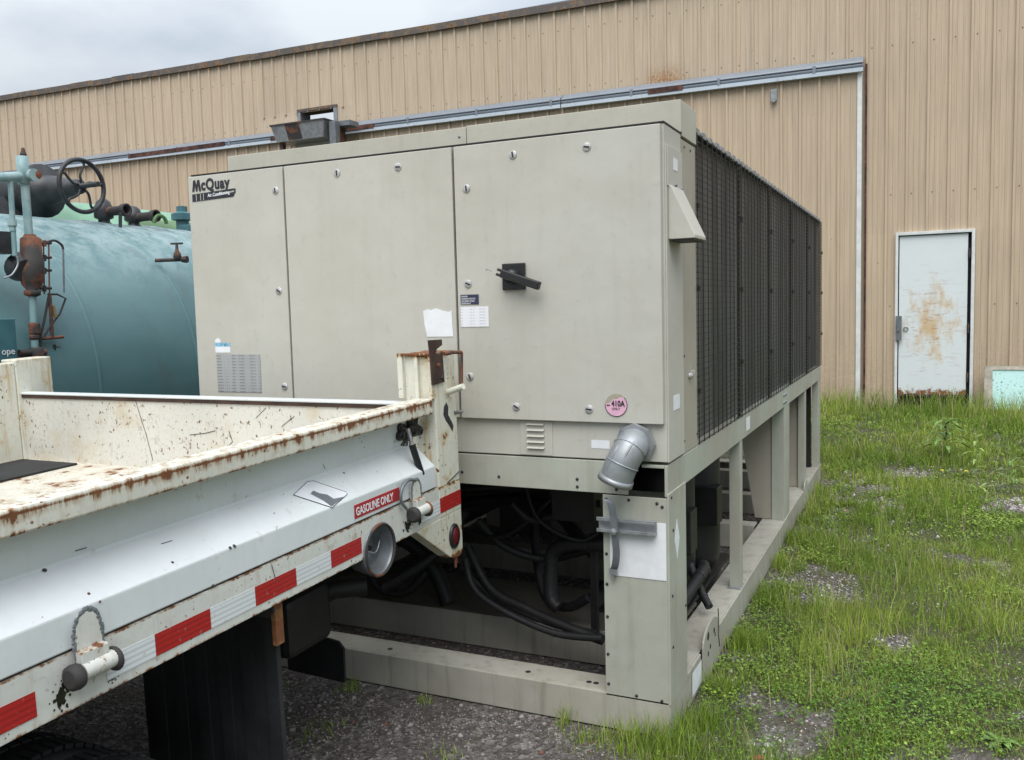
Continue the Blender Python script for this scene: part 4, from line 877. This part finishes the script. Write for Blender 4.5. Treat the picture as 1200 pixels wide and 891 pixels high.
# ------------------------------------------------------------------ teal tank
TX, TZc, TR = -4.75, 1.235, 1.13
tank = empty('steam_tank', (TX, .5, 0), 'large horizontal teal tank with valves, left of the chiller', 'tank')
def Tn(name, mb, mat, parent=tank, bev=0, **k):
    mb.v = [tuple(V(p)-V((TX, .5, 0))) for p in mb.v]; return mb.build(name, mat, parent, bev, **k)
prof = [(0,0)]+[(.38*(1-math.cos(a)), TR*math.sin(a)) for a in np.linspace(.15, PI/2, 9)]
L_ = 4.2; tprof = prof+[(.39+L_*i/30, TR) for i in range(1, 30)]+[(.38+L_+.38*math.sin(a), TR*math.cos(a)) for a in np.linspace(0, PI/2-.1, 9)]+[(.38+L_+.38, 0)]
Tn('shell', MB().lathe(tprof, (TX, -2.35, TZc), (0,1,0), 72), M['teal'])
for y in (-1.95, .55, 1.35, 1.92): Tn('weld_seam', MB().lathe([(-.012,TR+.001),(0,TR+.009),(.012,TR+.001)], (TX, y, TZc), (0,1,0), 72), M['teal'])
for y in (-1.4, 1.4): Tn('saddle', MB().box((TX-.8, y-.15, 0), (TX+.8, y+.15, .5)), M['tealbox'])
# main valve on top, stem and handwheel along X
w0 = onX(96, 218, -4.42); wy, wz = w0.y, w0.z
mv = Tn('gate_valve', MB().lathe([(0,.21),(.05,.22),(.06,.16),(.5,.17),(.72,.16),(.74,.19),(.78,.19),(.80,.11),(.95,.09),(1.10,.055),(1.16,.05)], (-5.62, wy+.02, wz+.0), (1,0,0), 20), M['valve'])
Tn('valve_foot', MB().lathe([(0,.20),(.28,.18),(.42,.18)], (-5.15, wy, TZc+TR-.25), (0,0,1), 18), M['valve'], mv)
for s_ in (-1, 1): Tn('yoke', MB().tube([(-4.86, wy+s_*.05, wz+s_*.06), (-4.55, wy+s_*.02, wz+s_*.025)], .018, 8), M['valve'], mv)
hw = Tn('handwheel', MB().tube([(-4.42, wy+.178*math.cos(a), wz+.178*math.sin(a)) for a in np.linspace(0, 2*PI, 37)], .016, 8, False), M['valve'], mv)
for k in range(5):
    a0 = 2*PI*k/5+.35; pts = [V((-4.42, wy+r*math.cos(a0+t), wz+r*math.sin(a0+t))) for r, t in ((.03,0),(.07,.10),(.115,-.12),(.15,-.22),(.177,-.10))]
    Tn('spoke', MB().tube(spline(pts, 4), .009, 6), M['valve'], mv)
Tn('stem', MB().lathe([(0,.045),(.10,.050),(.13,.04),(.14,.018),(.30,.018)], (-4.56, wy, wz), (1,0,0), 14), M['valve'], mv)
# teal pipes in front of the valve
XP = -3.62
def TT(x, y, X=XP): return onX(x, y, X)
Tn('pipe', MB().tube([TT(-30,210), TT(38,206)], .026, 12), M['tealpipe'])
Tn('pipe_tee', MB().lathe([(0,.024),(.0,.032),(.15,.032),(.15,.024)], TT(28,216), (0,0,1), 14).lathe([(0,.030),(.06,.034)], TT(32,206), (1,0,0), 12), M['tealpipe'])
Tn('plug', MB().lathe([(0,.020),(.02,.022),(.03,.012),(.05,.018),(.065,.012),(.085,.008)], TT(28,192), (0,0,1), 8, False), M['rustiron_dark'])
Tn('plug', MB().lathe([(0,.026),(.03,.030),(.06,.024),(.065,0)], TT(37,206), (1,-.1,0), 8, False), M['rustiron'])
Tn('pipe', MB().tube([TT(29,215), TT(34,276)], .022, 12), M['tealpipe']); Tn('pipe', MB().tube([TT(12,210), TT(17,300)], .014, 12), M['tealpipe'])
Tn('union', MB().lathe([(0,.021),(.03,.023),(.04,.017),(.06,.017)], TT(14,258), (0,0,-1), 10, False), M['tealpipe'])
# level controller vessel
vt, vb = TT(36,278), TT(38,348)
h_ = vt.z-vb.z
Tn('float_chamber', MB().lathe([(0,.04),(.01,.054),(h_*.33,.056),(h_*.36,.064),(h_*.60,.066),(h_*.80,.052),(h_*.88,.030),(h_*.90,.042),(h_*.97,.042),(h_,.02)], vt, (vb-vt), 20), M['rustiron'])
Tn('chamber_body', MB().lathe([(-.13,.0),(-.13,.045),(-.05,.085),(.02,.06)], TT(28,316), (.9,-.3,-.35), 20), M['valve'])
Tn('flange', MB().lathe([(-.02,.032),(0,.036),(.015,.028)], TT(35,278), (0,0,1), 10, False), M['rustiron'])
Tn('cable', MB().tube(spline([TT(4,326,-3.45), TT(14,322,-3.45), TT(21,310,-3.45), TT(20,300,-3.45)], 4), .005, 8), M['galv'])
Tn('black_fitting', MB().box(TT(0,290)-V((.1,.1,.03)), TT(18,283)+V((0,.0,.05))), M['valve'])
# gauge glass
for x0, x1 in ((51,52),(57,58)): Tn('gauge_rod', MB().tube([TT(x0,283), TT(x1,345)], .0045, 6), M['rustiron'])
Tn('gauge_rod', MB().tube([TT(47,285), TT(48,342)], .005, 6), M['steel'])
for y in (285, 302, 317, 338): Tn('gauge_cock', MB().tube([TT(43,y), TT(60,y)], .008, 8).tube([TT(52,y-3), TT(52,y+4)], .011, 8), M['rustiron_dark'])
Tn('gauge_pipe', MB().tube(spline([TT(55,284), TT(64,282), TT(72,287), TT(74,292)], 4), .007, 8), M['rustiron_dark']); Tn('gauge_chain', MB().tube([TT(74,290), TT(75,343)], .0055, 6), M['galv_dark'])
Tn('gauge_pipe', MB().tube([TT(56,345), TT(67,345), TT(77,350), TT(70,368), TT(58,384), TT(50,397)], .006, 8), M['rustiron_dark'])
Tn('gauge_pipe', MB().tube([TT(58,345), TT(60,372), TT(61,395)], .010, 8).tube([TT(49,397), TT(74,395)], .009, 8), M['rustiron'])
Tn('brass_tag', MB().tube([TT(62,358), TT(65,372)], .010, 6), flat('old_brass', (.22, .17, .07), .6))
Tn('gauge_pipe', MB().tube([TT(57,348), TT(52,375), TT(47,396), TT(50,420), TT(53,440), TT(56,462)], .007, 8), M['rustiron_dark'])
# drain column under the chamber
Tn('drain_pipe', MB().tube([TT(38,345), TT(41,410), TT(44,462)], .019, 12), M['tealpipe'])
for y, r, hh2 in ((378, .030, .07), (392, .027, .03)): Tn('union', MB().lathe([(0,r*.8),(.01,r),(hh2-.01,r),(hh2,r*.8)], TT(40,y), (0,0,-1), 8, False), M['rustiron'])
Tn('drain_cross', MB().lathe([(0,.03),(.01,.040),(.08,.040),(.09,.03)], TT(42,407), (0,0,-1), 14).tube([TT(22,414), TT(53,413)], .019, 12), M['rustiron'])
Tn('drain_pipe', MB().tube([TT(42,420), TT(45,462)], .021, 10).lathe([(0,.025),(.01,.032),(.05,.032),(.06,.025)], TT(46,440), (0,0,-1), 10), M['rustiron_dark'])
Tn('drain_cock', MB().tube([TT(47,438), TT(55,442), TT(57,462)], .009, 8), M['rustiron'])
Tn('needle_valve', MB().tube([TT(60,408,-3.66), TT(70,407,-3.66)], .009, 8).tube([TT(63,404,-3.66), TT(63,411,-3.66)], .013, 8), M['valve'])
a, b = TT(-40,421,-3.5), TT(18,373,-3.5)
cb = Tn('control_box', MB().box((-3.75, a.y, a.z-.1), (-3.5, b.y, b.z)), M['tealbox'], bev=.006)
text('ope', 'painted_lettering', .05, (.0,0,0), (0,1,0), (0,0,1), M['paper'], tank, ext=.0005)
tx = bpy.data.objects['painted_lettering']
p = TT(2,416,-3.497)-V((TX,.5,0))
for v in tx.data.vertices: v.co = v.co+p
# relief valves on the crest and a side spigot
for (x, y, hgt, rot) in ((122, 258, .16, 0), (157, 262, .13, 0)):
    q = onX(x, y, TX+.1); bz = TZc+TR-.03; px_ = V((q.x, q.y, bz))
    rv = Tn('relief_valve', MB().lathe([(0,.05),(.02,.055),(.03,.042),(.05,.040),(.06,.064),(.07,.068),(hgt-.02,.068),(hgt,.055),(hgt+.02,.048),(hgt+.04,.025),(hgt+.045,0)], px_, (0,0,1), 16), M['valve'])
    Tn('outlet', MB().lathe([(0,.034),(.15,.034),(.15,.045),(.19,.047),(.19,.034),(.14,.03)], px_+V((.05,-.0,hgt*.66)), (1,0,0), 16), M['rustiron_dark'], rv)
Tn('drop_pipe', MB().tube([onX(141,249,TX+.35)+V((0,0,.0)), onX(141,268,TX+.35)], .012, 8), M['valve'])
Tn('lifting_eye', MB().tube(arc(onX(188,262,TX+.35), .06, 0, PI, 10, 'yz'), .014, 8), M['green'])
s0 = onX(190, 305, -3.86); s1 = s0+V((.11,.03,.0))
sp = Tn('spigot_valve', MB().tube([s0-V((.06,0,.0)), s1+V((.06,.03,0))], .013, 10).lathe([(0,.020),(.02,.028),(.04,.024),(.06,.012),(.105,.008)], s1, (0,0,1), 10).lathe([(-.04,.02),(-.012,.024),(.0,.024)], s1+V((.06,.03,0)), (1,.3,0), 8, False), M['rustiron_dark'])
Tn('tee_handle', MB().tube([s1+V((-.04,-.015,.108)), s1+V((.04,.015,.108))], .007, 8), M['rustiron_dark'], sp)

# ------------------------------------------------------------------ green vessels behind
gt = empty('mint_tank', (-7.0, 4.4, 0), 'mint green tank top showing behind the teal tank handwheel', 'tank')
o = MB().lathe([(0,0)]+[(.3*(1-math.cos(a)), 1.25*math.sin(a)) for a in np.linspace(.2, PI/2, 7)]+[(2.6,1.25),(2.75,1.1),(2.85,.6),(2.88,0)], (.0,-1.6,1.58), (0,1,0), 48).build('shell', M['mint'], gt)
MB().tube(arc((.75,-.6,2.35), .20, .1, PI-.1, 12), .03, 8).build('manway_ring', M['galv_dark'], gt)
gq = onX(205, 262, -6.3)
g2 = empty('green_tank', (-6.35, gq.y+.2, 0), 'dark green tank top between the teal tank and chiller', 'tank')
MB().lathe([(0,0)]+[(.35*(1-math.cos(a)), 1.0*math.sin(a)) for a in np.linspace(.2, PI/2, 7)]+[(2.1,1.0),(2.3,.85),(2.4,0)], (0,-1.1,gq.z-.98), (0,1,0), 40).build('shell', M['green'], g2)
tf = onX(214, 262, -5.6)
t3 = empty('teal_fitting', (tf.x, tf.y, 0), 'small teal stand with a capped pipe beside the chiller left edge', 'pipe stand')
MB().tube([(0,0,0), (0,0,tf.z+.05)], .06, 10).build('pipe', M['tealbox'], t3); MB().lathe([(0,.10),(.06,.10),(.08,.05),(.13,.05)], (0,0,tf.z+.03), (0,0,1), 8, False).build('cap', M['tealbox'], t3)
MB().box((0,-.06,tf.z-.16), (.9,.06,tf.z-.02)).build('arm', M['tealbox'], t3, .01)

# ------------------------------------------------------------------ grass, clover, gravel
def tri_mesh(name, V_, F_, col, mat, kind='stuff', label=None, cat=None):
    me = bpy.data.meshes.new(name); nv, nf = len(V_), len(F_)
    me.vertices.add(nv); me.vertices.foreach_set('co', V_.astype(np.float32).reshape(-1))
    me.loops.add(nf*3); me.loops.foreach_set('vertex_index', F_.astype(np.int32).reshape(-1))
    me.polygons.add(nf); me.polygons.foreach_set('loop_start', np.arange(nf, dtype=np.int32)*3); me.polygons.foreach_set('loop_total', np.full(nf, 3, np.int32))
    me.update(calc_edges=True); at = me.color_attributes.new('tint', 'FLOAT_COLOR', 'POINT'); at.data.foreach_set('color', np.concatenate([col, np.ones((nv, 1))], 1).astype(np.float32).reshape(-1))
    me.materials.append(mat); o = link(name, me, kind=kind); tag(o, label, cat); return o
def leafmat(name, rough=.5, trans=.25):
    t = NT(name); a = t.n.new('ShaderNodeVertexColor'); a.layer_name = 'tint'; t.l.new(a.outputs[0], t.b.inputs['Base Color']); t.b.inputs['Roughness'].default_value = rough
    t.b.inputs['Specular IOR Level'].default_value = .3
    tr = t.n.new('ShaderNodeBsdfTranslucent'); mxs = t.n.new('ShaderNodeMixShader'); mxs.inputs[0].default_value = trans; t.l.new(a.outputs[0], tr.inputs[0]); t.l.new(t.b.outputs[0], mxs.inputs[1]); t.l.new(tr.outputs[0], mxs.inputs[2]); t.l.new(mxs.outputs[0], t.n['Material Output'].inputs[0]); return t.m
GM = leafmat('grass_blade'); CMt = leafmat('clover_leaf', .45, .2)
def cdist(x, y): return np.sqrt((x-CAM.x)**2+(y-CAM.y)**2)
def infov(x, y, m=.10):
    dx, dy = x-CAM.x, y-CAM.y; zf = dx*fw.x+dy*fw.y; xr = dx*rt.x+dy*rt.y; s_ = xr/np.maximum(zf, .1); return (zf > .8) & (s_ < .58+m+.45) & (s_ > -.6-m)
def solid(x, y): return (x > -2.35) & (x < .012) & (y > -.01) & (y < CL+.02)
def sample(n, x0, x1, y0, y1): return rng.uniform(x0, x1, n), rng.uniform(y0, y1, n)
def blades(x, y, h, w, lean, col, seg=2):
    n = len(x); z = gh(x, y)-.004; a = rng.uniform(0, 2*PI, n); d = rng.uniform(0, 2*PI, n)
    ca, sa = np.cos(a)*w/2, np.sin(a)*w/2; lx, ly = np.cos(d)*lean*h, np.sin(d)*lean*h; hz = h*np.sqrt(np.maximum(.15, 1-lean**2*.8))
    P = [np.stack([x-ca, y-sa, z], 1), np.stack([x+ca, y+sa, z], 1), np.stack([x-ca*.8+lx*.35, y-sa*.8+ly*.35, z+hz*.58], 1), np.stack([x+ca*.8+lx*.35, y+sa*.8+ly*.35, z+hz*.58], 1), np.stack([x+lx, y+ly, z+hz], 1)]
    Vv = np.stack(P, 1).reshape(-1, 3); b = np.arange(n)[:, None]*5
    Ff = np.concatenate([b+np.array([[0,1,3]]), b+np.array([[0,3,2]]), b+np.array([[2,3,4]])], 1).reshape(-1, 3)
    return Vv, Ff, np.repeat(col, 5, 0)
def greens(n, x, y, dry=.08):
    v = (.5+.5*wob(x, y, 1.6, 7)+.25*wob(x, y, 6, 8)); v = np.clip(v, 0, 1)[:, None]; r = rng.uniform(.72, 1.28, (n, 1))
    v = np.clip(v+rng.normal(0, .22, (n, 1)), 0, 1); c = (np.array([[.135, .23, .028]])*(1-v)+np.array([[.31, .40, .070]])*v)*r
    dr = rng.uniform(0, 1, (n, 1)) < dry; return np.where(dr, np.array([[.40, .35, .20]])*r, c)
VS, FS, CS = [], [], []; off = 0
def push(t):
    global off
    VS.append(t[0]); FS.append(t[1]+off); CS.append(t[2]); off += len(t[0])
# short turf, thinning over gravel
x, y = sample(1300000, -.5, 7.5, -2.2, 9.6); d = cdist(x, y); g = patch(x, y); dens = np.clip(1.0*(4.2/np.maximum(d, 2.5))**1.15, .05, 1)
tuft = np.clip(.55+.55*wob(x, y, 7, 9)+.35*wob(x, y, 21, 10), .06, 1)
k = infov(x, y) & ~solid(x, y) & (y < WY-.12) & (rng.uniform(0, 1, len(x)) < dens*(1-g*.985)*tuft) ; x, y, d = x[k], y[k], d[k]
n = len(x); far = sstep(5, 11, d)
h = rng.uniform(.025, .075, n)*(1+.6*np.clip(wob(x, y, 2.2, 11), -.5, 1))*(1+1.0*sstep(7.6, 9.2, y)); w = rng.uniform(.0022, .0042, n)*(1+1.3*far)
push(blades(x, y, h, w, rng.uniform(.15, .9, n), greens(n, x, y)))
print('turf', n)
# taller thin grass in drifts
x, y = sample(420000, -.4, 7.5, -2.0, 9.5); d = cdist(x, y); g = patch(x, y)
drift = sstep(.0, .6, wob(x, y, 1.9, 12)+.7*wob(x, y, 6, 13)+.75*np.exp(-((x-.45)/.32)**2)*(y < 2.5)+.9*sstep(7.9, 9.0, y)+.45*sstep(1.3, 2.2, x))
k = infov(x, y) & ~solid(x, y) & (y < WY-.1) & (rng.uniform(0, 1, len(x)) < .65*drift*(1-g)*np.clip(4.2/np.maximum(d, 2.5), .1, 1)); x, y, d = x[k], y[k], d[k]; n = len(x)
push(blades(x, y, rng.uniform(.07, .22, n)*(1+.8*sstep(8.0, 9.2, y)), rng.uniform(.002, .0038, n)*(1+1.2*sstep(5, 11, d)), rng.uniform(.08, .6, n), greens(n, x, y, .14)))
print('tall', n)
# tufts at the foot of the skid and a few on the hard standing
T_ = [(.03,-.08,.13,.17,420),(-.12,-.10,.10,.13,260),(.10,.15,.08,.14,260),(.09,.5,.07,.13,260),(.10,1.0,.08,.14,300),(.09,1.7,.08,.13,300),(.08,2.4,.08,.12,260),(-.42,-.06,.03,.13,40),(-1.42,-.09,.035,.07,60),(-1.05,-.07,.03,.05,34),(-.30,-.13,.08,.07,110),(.0,-.30,.12,.09,260),(-1.3,-.5,.1,.05,70),(-1.75,-.2,.06,.05,50),(-.75,-.45,.08,.04,50),(.06,3.0,.06,.14,240),(.07,3.6,.06,.12,200)]
for tx_, ty_, r, hh_, m in T_:
    x = rng.normal(tx_, r*.6, m); y = rng.normal(ty_, r*.6, m); k = ~solid(x, y); x, y = x[k], y[k]; n = len(x)
    push(blades(x, y, rng.uniform(.35, 1, n)*hh_, rng.uniform(.0025, .0045, n), rng.uniform(.1, .6, n), greens(n, x, y, .05)))
tri_mesh('grass', np.concatenate(VS), np.concatenate(FS), np.concatenate(CS), GM, label='patchy rough grass growing beside the chiller and up to the wall', cat='grass')
# broad low leaves: clover and weeds
def leaves(x, y, z, s, col, elong=1.0):
    n = len(x); a = rng.uniform(0, 2*PI, n); ti = rng.uniform(-.5, .5, n); t2 = rng.uniform(-.5, .5, n)
    u = np.stack([np.cos(a), np.sin(a), ti], 1)*s[:, None]*elong; v = np.stack([-np.sin(a), np.cos(a), t2], 1)*s[:, None]*.62; c = np.stack([x, y, z], 1)
    P = np.stack([c, c+u*.45+v, c+u, c+u*.45-v], 1).reshape(-1, 3); b = np.arange(n)[:, None]*4
    return P, np.concatenate([b+np.array([[0,1,2]]), b+np.array([[0,2,3]])], 1).reshape(-1, 3), np.repeat(col, 4, 0)
x, y = sample(1300000, -.3, 6, -2.0, 8.5); d = cdist(x, y); g = patch(x, y)
cv = sstep(.0, .9, wob(x, y, 1.7, 14)+.7*wob(x, y, 6, 15)+.4*wob(x, y, 16, 16)+1.2*np.exp(-((x-.78)**2+(y-.9)**2)/.16)+.5*np.exp(-((x-.2)**2)/.04))
k = infov(x, y) & ~solid(x, y) & (rng.uniform(0, 1, len(x)) < (.10+.72*cv)*(1-g*.97)*np.clip((4.0/np.maximum(d, 2.4))**1.5, .03, 1)*.95); x, y, d = x[k], y[k], d[k]; n = len(x); print('clover', n)
z = gh(x, y)+rng.uniform(.005, .045, n); s_ = rng.uniform(.0045, .013, n)*(1+.9*sstep(4, 9, d)); r = rng.uniform(.5, 1.45, (n, 1)); v = np.clip(.5+.5*wob(x, y, 3, 16)+rng.normal(0, .25, n), 0, 1)[:, None]
col = (np.array([[.095, .195, .026]])*(1-v)+np.array([[.24, .34, .056]])*v)*r
t1 = leaves(x, y, z, s_, col); tri_mesh('clover', *t1, CMt, label='low clover and small weed leaves among the grass', cat='ground cover')
# dead straw scraps
x, y = sample(26000, 0, 4.5, -1.6, 7); k = infov(x, y) & ~solid(x, y) & (rng.uniform(0, 1, len(x)) < .25+.75*np.clip(wob(x, y, 3, 17), 0, 1)); x, y = x[k], y[k]; n = len(x)
col = np.array([[.30, .24, .15]])*rng.uniform(.4, 1.2, (n, 1)); t1 = blades(x, y, rng.uniform(.03, .10, n), rng.uniform(.002, .004, n), np.full(n, .98), col)
tri_mesh('dead_straw', *t1, GM, label='dead straw scraps lying in the grass', cat='straw')
# gravel: small angular stones
ico = np.array([(0,0,1),(.9,0,.1),(.3,.85,.05),(-.75,.5,-.05),(-.7,-.55,.08),(.28,-.86,-.04),(0,0,-1)])
icf = np.array([(0,1,2),(0,2,3),(0,3,4),(0,4,5),(0,5,1),(6,2,1),(6,3,2),(6,4,3),(6,5,4),(6,1,5)])
def stones(x, y, s, col):
    n = len(x); a = rng.uniform(0, 2*PI, n); sc_ = rng.uniform(.6, 1.25, (n, 1, 3))*s[:, None, None]; sc_[:, :, 2] *= .6; P = ico[None]*(1+rng.uniform(-.22, .22, (n, 7, 3)))*sc_
    c, s2 = np.cos(a)[:, None], np.sin(a)[:, None]; X_ = P[:, :, 0]*c-P[:, :, 1]*s2; Y_ = P[:, :, 0]*s2+P[:, :, 1]*c
    Vv = np.stack([X_+x[:, None], Y_+y[:, None], P[:, :, 2]+(gh(x, y)+s*.15)[:, None]], -1).reshape(-1, 3); Ff = (np.arange(n)[:, None, None]*7+icf[None]).reshape(-1, 3); return Vv, Ff, np.repeat(col, 7, 0)
x, y = sample(240000, -3.2, 3.5, -2.2, 6.5); d = cdist(x, y); g = patch(x, y)
under = (x > -2.2) & (x < -.1) & (y > .1) & (y < CL-.1)
k = infov(x, y) & (~solid(x, y) | under) & (rng.uniform(0, 1, len(x)) < (g**1.3*1.1+.02)*np.clip(4.6/np.maximum(d, 2.2), .3, 1)*np.clip(.5+.6*wob(x, y, 4, 18), .12, 1)*np.where(x > .05, 1.6, 1)*np.where(under, .25, 1)); x, y = x[k], y[k]; n = len(x); print('stones', n)
s_ = rng.uniform(.003, .008, n)*(1+.8*sstep(4.5, 9, cdist(x, y)))*(1+1.1*(rng.uniform(0, 1, n) < .06)); v = rng.uniform(0, 1, (n, 1))**1.4
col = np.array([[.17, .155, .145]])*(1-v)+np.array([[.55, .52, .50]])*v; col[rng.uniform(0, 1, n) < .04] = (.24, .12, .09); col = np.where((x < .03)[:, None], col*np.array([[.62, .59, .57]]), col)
gm = NT('gravel_stone'); a = gm.n.new('ShaderNodeVertexColor'); a.layer_name = 'tint'; gmat = gm.done(a.outputs[0], .9)
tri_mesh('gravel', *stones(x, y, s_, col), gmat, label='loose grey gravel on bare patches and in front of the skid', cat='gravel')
# the handful of white pebbles and a red brick scrap near the bottom edge
grp = 'pale stones near the bottom edge'
for i, (px, py, s0_) in enumerate(((900,866,.018),(896,875,.016),(905,880,.013),(899,858,.011),(914,861,.010),(893,884,.012))):
    p = onZ(px, py, .01); one = rng.uniform(0, 1); vv, ff, _ = stones(np.array([p.x]), np.array([p.y]), np.array([s0_]), np.ones((1,3)))
    m = MB().add([tuple(q) for q in (vv-np.array([[p.x, p.y, 0]]))], [tuple(f) for f in ff]); o = m.build('white_stone', flat('pale_stone', (.50,.49,.47), .8) if i == 0 else bpy.data.materials['pale_stone']); o.location = (p.x, p.y, 0)
    tag(o, ('largest pale stone of the cluster at the bottom edge', 'pale stone just below the largest one', 'pale stone at the lower right of the cluster', 'topmost small pale stone of the cluster', 'pale stone at the right edge of the cluster', 'lowest pale stone beside the brick scrap')[i], 'stone', grp)
p = onZ(888, 886, .01); o = MB().box((-.022,-.014,.0), (.022,.014,.018)).build('brick_scrap', flat('brick_red', (.30,.10,.06), .9), bev=.004); o.location = (p.x, p.y, gh(np.array([p.x]), np.array([p.y]))[0]); o.rotation_euler.z = .5
tag(o, 'small red brick scrap beside the pale stones at the bottom edge', 'brick')
# taller weeds: rosettes and stalks with pointed leaves
WM = flat('weed_leaf', (.14, .25, .06), .5, 0, .25, 20); WM2 = flat('pale_weed_leaf', (.26, .36, .10), .5, 0, .2, 20)
def weed(name, x, y, h, nl, ll, lw, mat, label, droop=.35, stem=True):
    r = empty(name, (x, y, float(gh(np.array([x]), np.array([y]))[0])), label, 'weed')
    if stem: MB().tube([(0,0,0), (.01,.005,h*.5), (.0,.015,h)], [.004,.003,.002], 6).build('stem', mat, r)
    for i in range(nl):
        a = i*2.4+random.uniform(-.3, .3); t = .25+.75*i/nl if stem else random.uniform(.02,.1); z0 = h*t; l = ll*random.uniform(.7, 1.1)*(1.15-.5*t if stem else 1); u = V((math.cos(a), math.sin(a), 0)); v = V((-u.y, u.x, 0)); rise = random.uniform(.35, .9)
        pts = [V((0,0,z0))+u*(l*s)+V((0,0,l*(rise*s-droop*2*s*s))) for s in (0,.25,.55,.8,1)]; ws = [.15,.8,1,.6,.0]
        vs = []
        for p_, w_ in zip(pts, ws): vs += [p_-v*(lw*w_/2)+V((0,0,lw*.15*w_)), p_, p_+v*(lw*w_/2)+V((0,0,lw*.15*w_))]
        MB().add(vs, [(3*k+j, 3*k+j+1, 3*k+j+4, 3*k+j+3) for k in range(4) for j in (0, 1)], True).build('leaf', mat, r, recalc=False)
    return r
q = onZ(1108, 520, .20); weed('leafy_weed', q.x, q.y, .42, 22, .30, .045, WM, 'large leafy weed clump on the lawn in front of the white door')
q = onZ(1143, 545, .12); weed('leafy_weed', q.x, q.y, .45, 10, .16, .025, WM2, 'thin upright weed with pale top leaves right of the big clump')
q = onZ(1185, 560, .12); weed('leafy_weed', q.x, q.y, .30, 9, .2, .03, WM, 'dark weed at the right edge of the photo in front of the aqua board')
q = onZ(1170, 862, .02); weed('rosette_weed', q.x, q.y, .04, 12, .085, .020, WM, 'low broad-leaved rosette weed near the bottom right corner', stem=False)
q = onZ(1155, 556, .12); weed('leafy_weed', q.x-.06, q.y-.1, .12, 4, .22, .022, WM2, 'short weed with two long pale blades below the thin upright weed', stem=False)
for px, py, lab in ((1104,544,'yellow dandelion flower left of the other, in the mid lawn'), (1132,545,'yellow dandelion flower nearer the thin upright weed')):
    q = onZ(px, py, .13); r = empty('dandelion', (q.x, q.y, float(gh(np.array([q.x]), np.array([q.y]))[0])), lab, 'flower'); r['group'] = 'dandelions in the lawn'
    MB().tube([(0,0,0),(0,0,.09)], .002, 5).build('stem', WM, r); MB().lathe([(0,.004),(.006,.018),(.010,.014),(.012,0)], (0,0,.09), (0,0,1), 10).build('flower_head', flat('dandelion_yellow', (.75,.60,.03), .7) if 'dandelion_yellow' not in bpy.data.materials else bpy.data.materials['dandelion_yellow'], r)
print('objects', len(bpy.data.objects), 'tris', sum(len(o.data.polygons) for o in bpy.data.objects if o.type == 'MESH'))
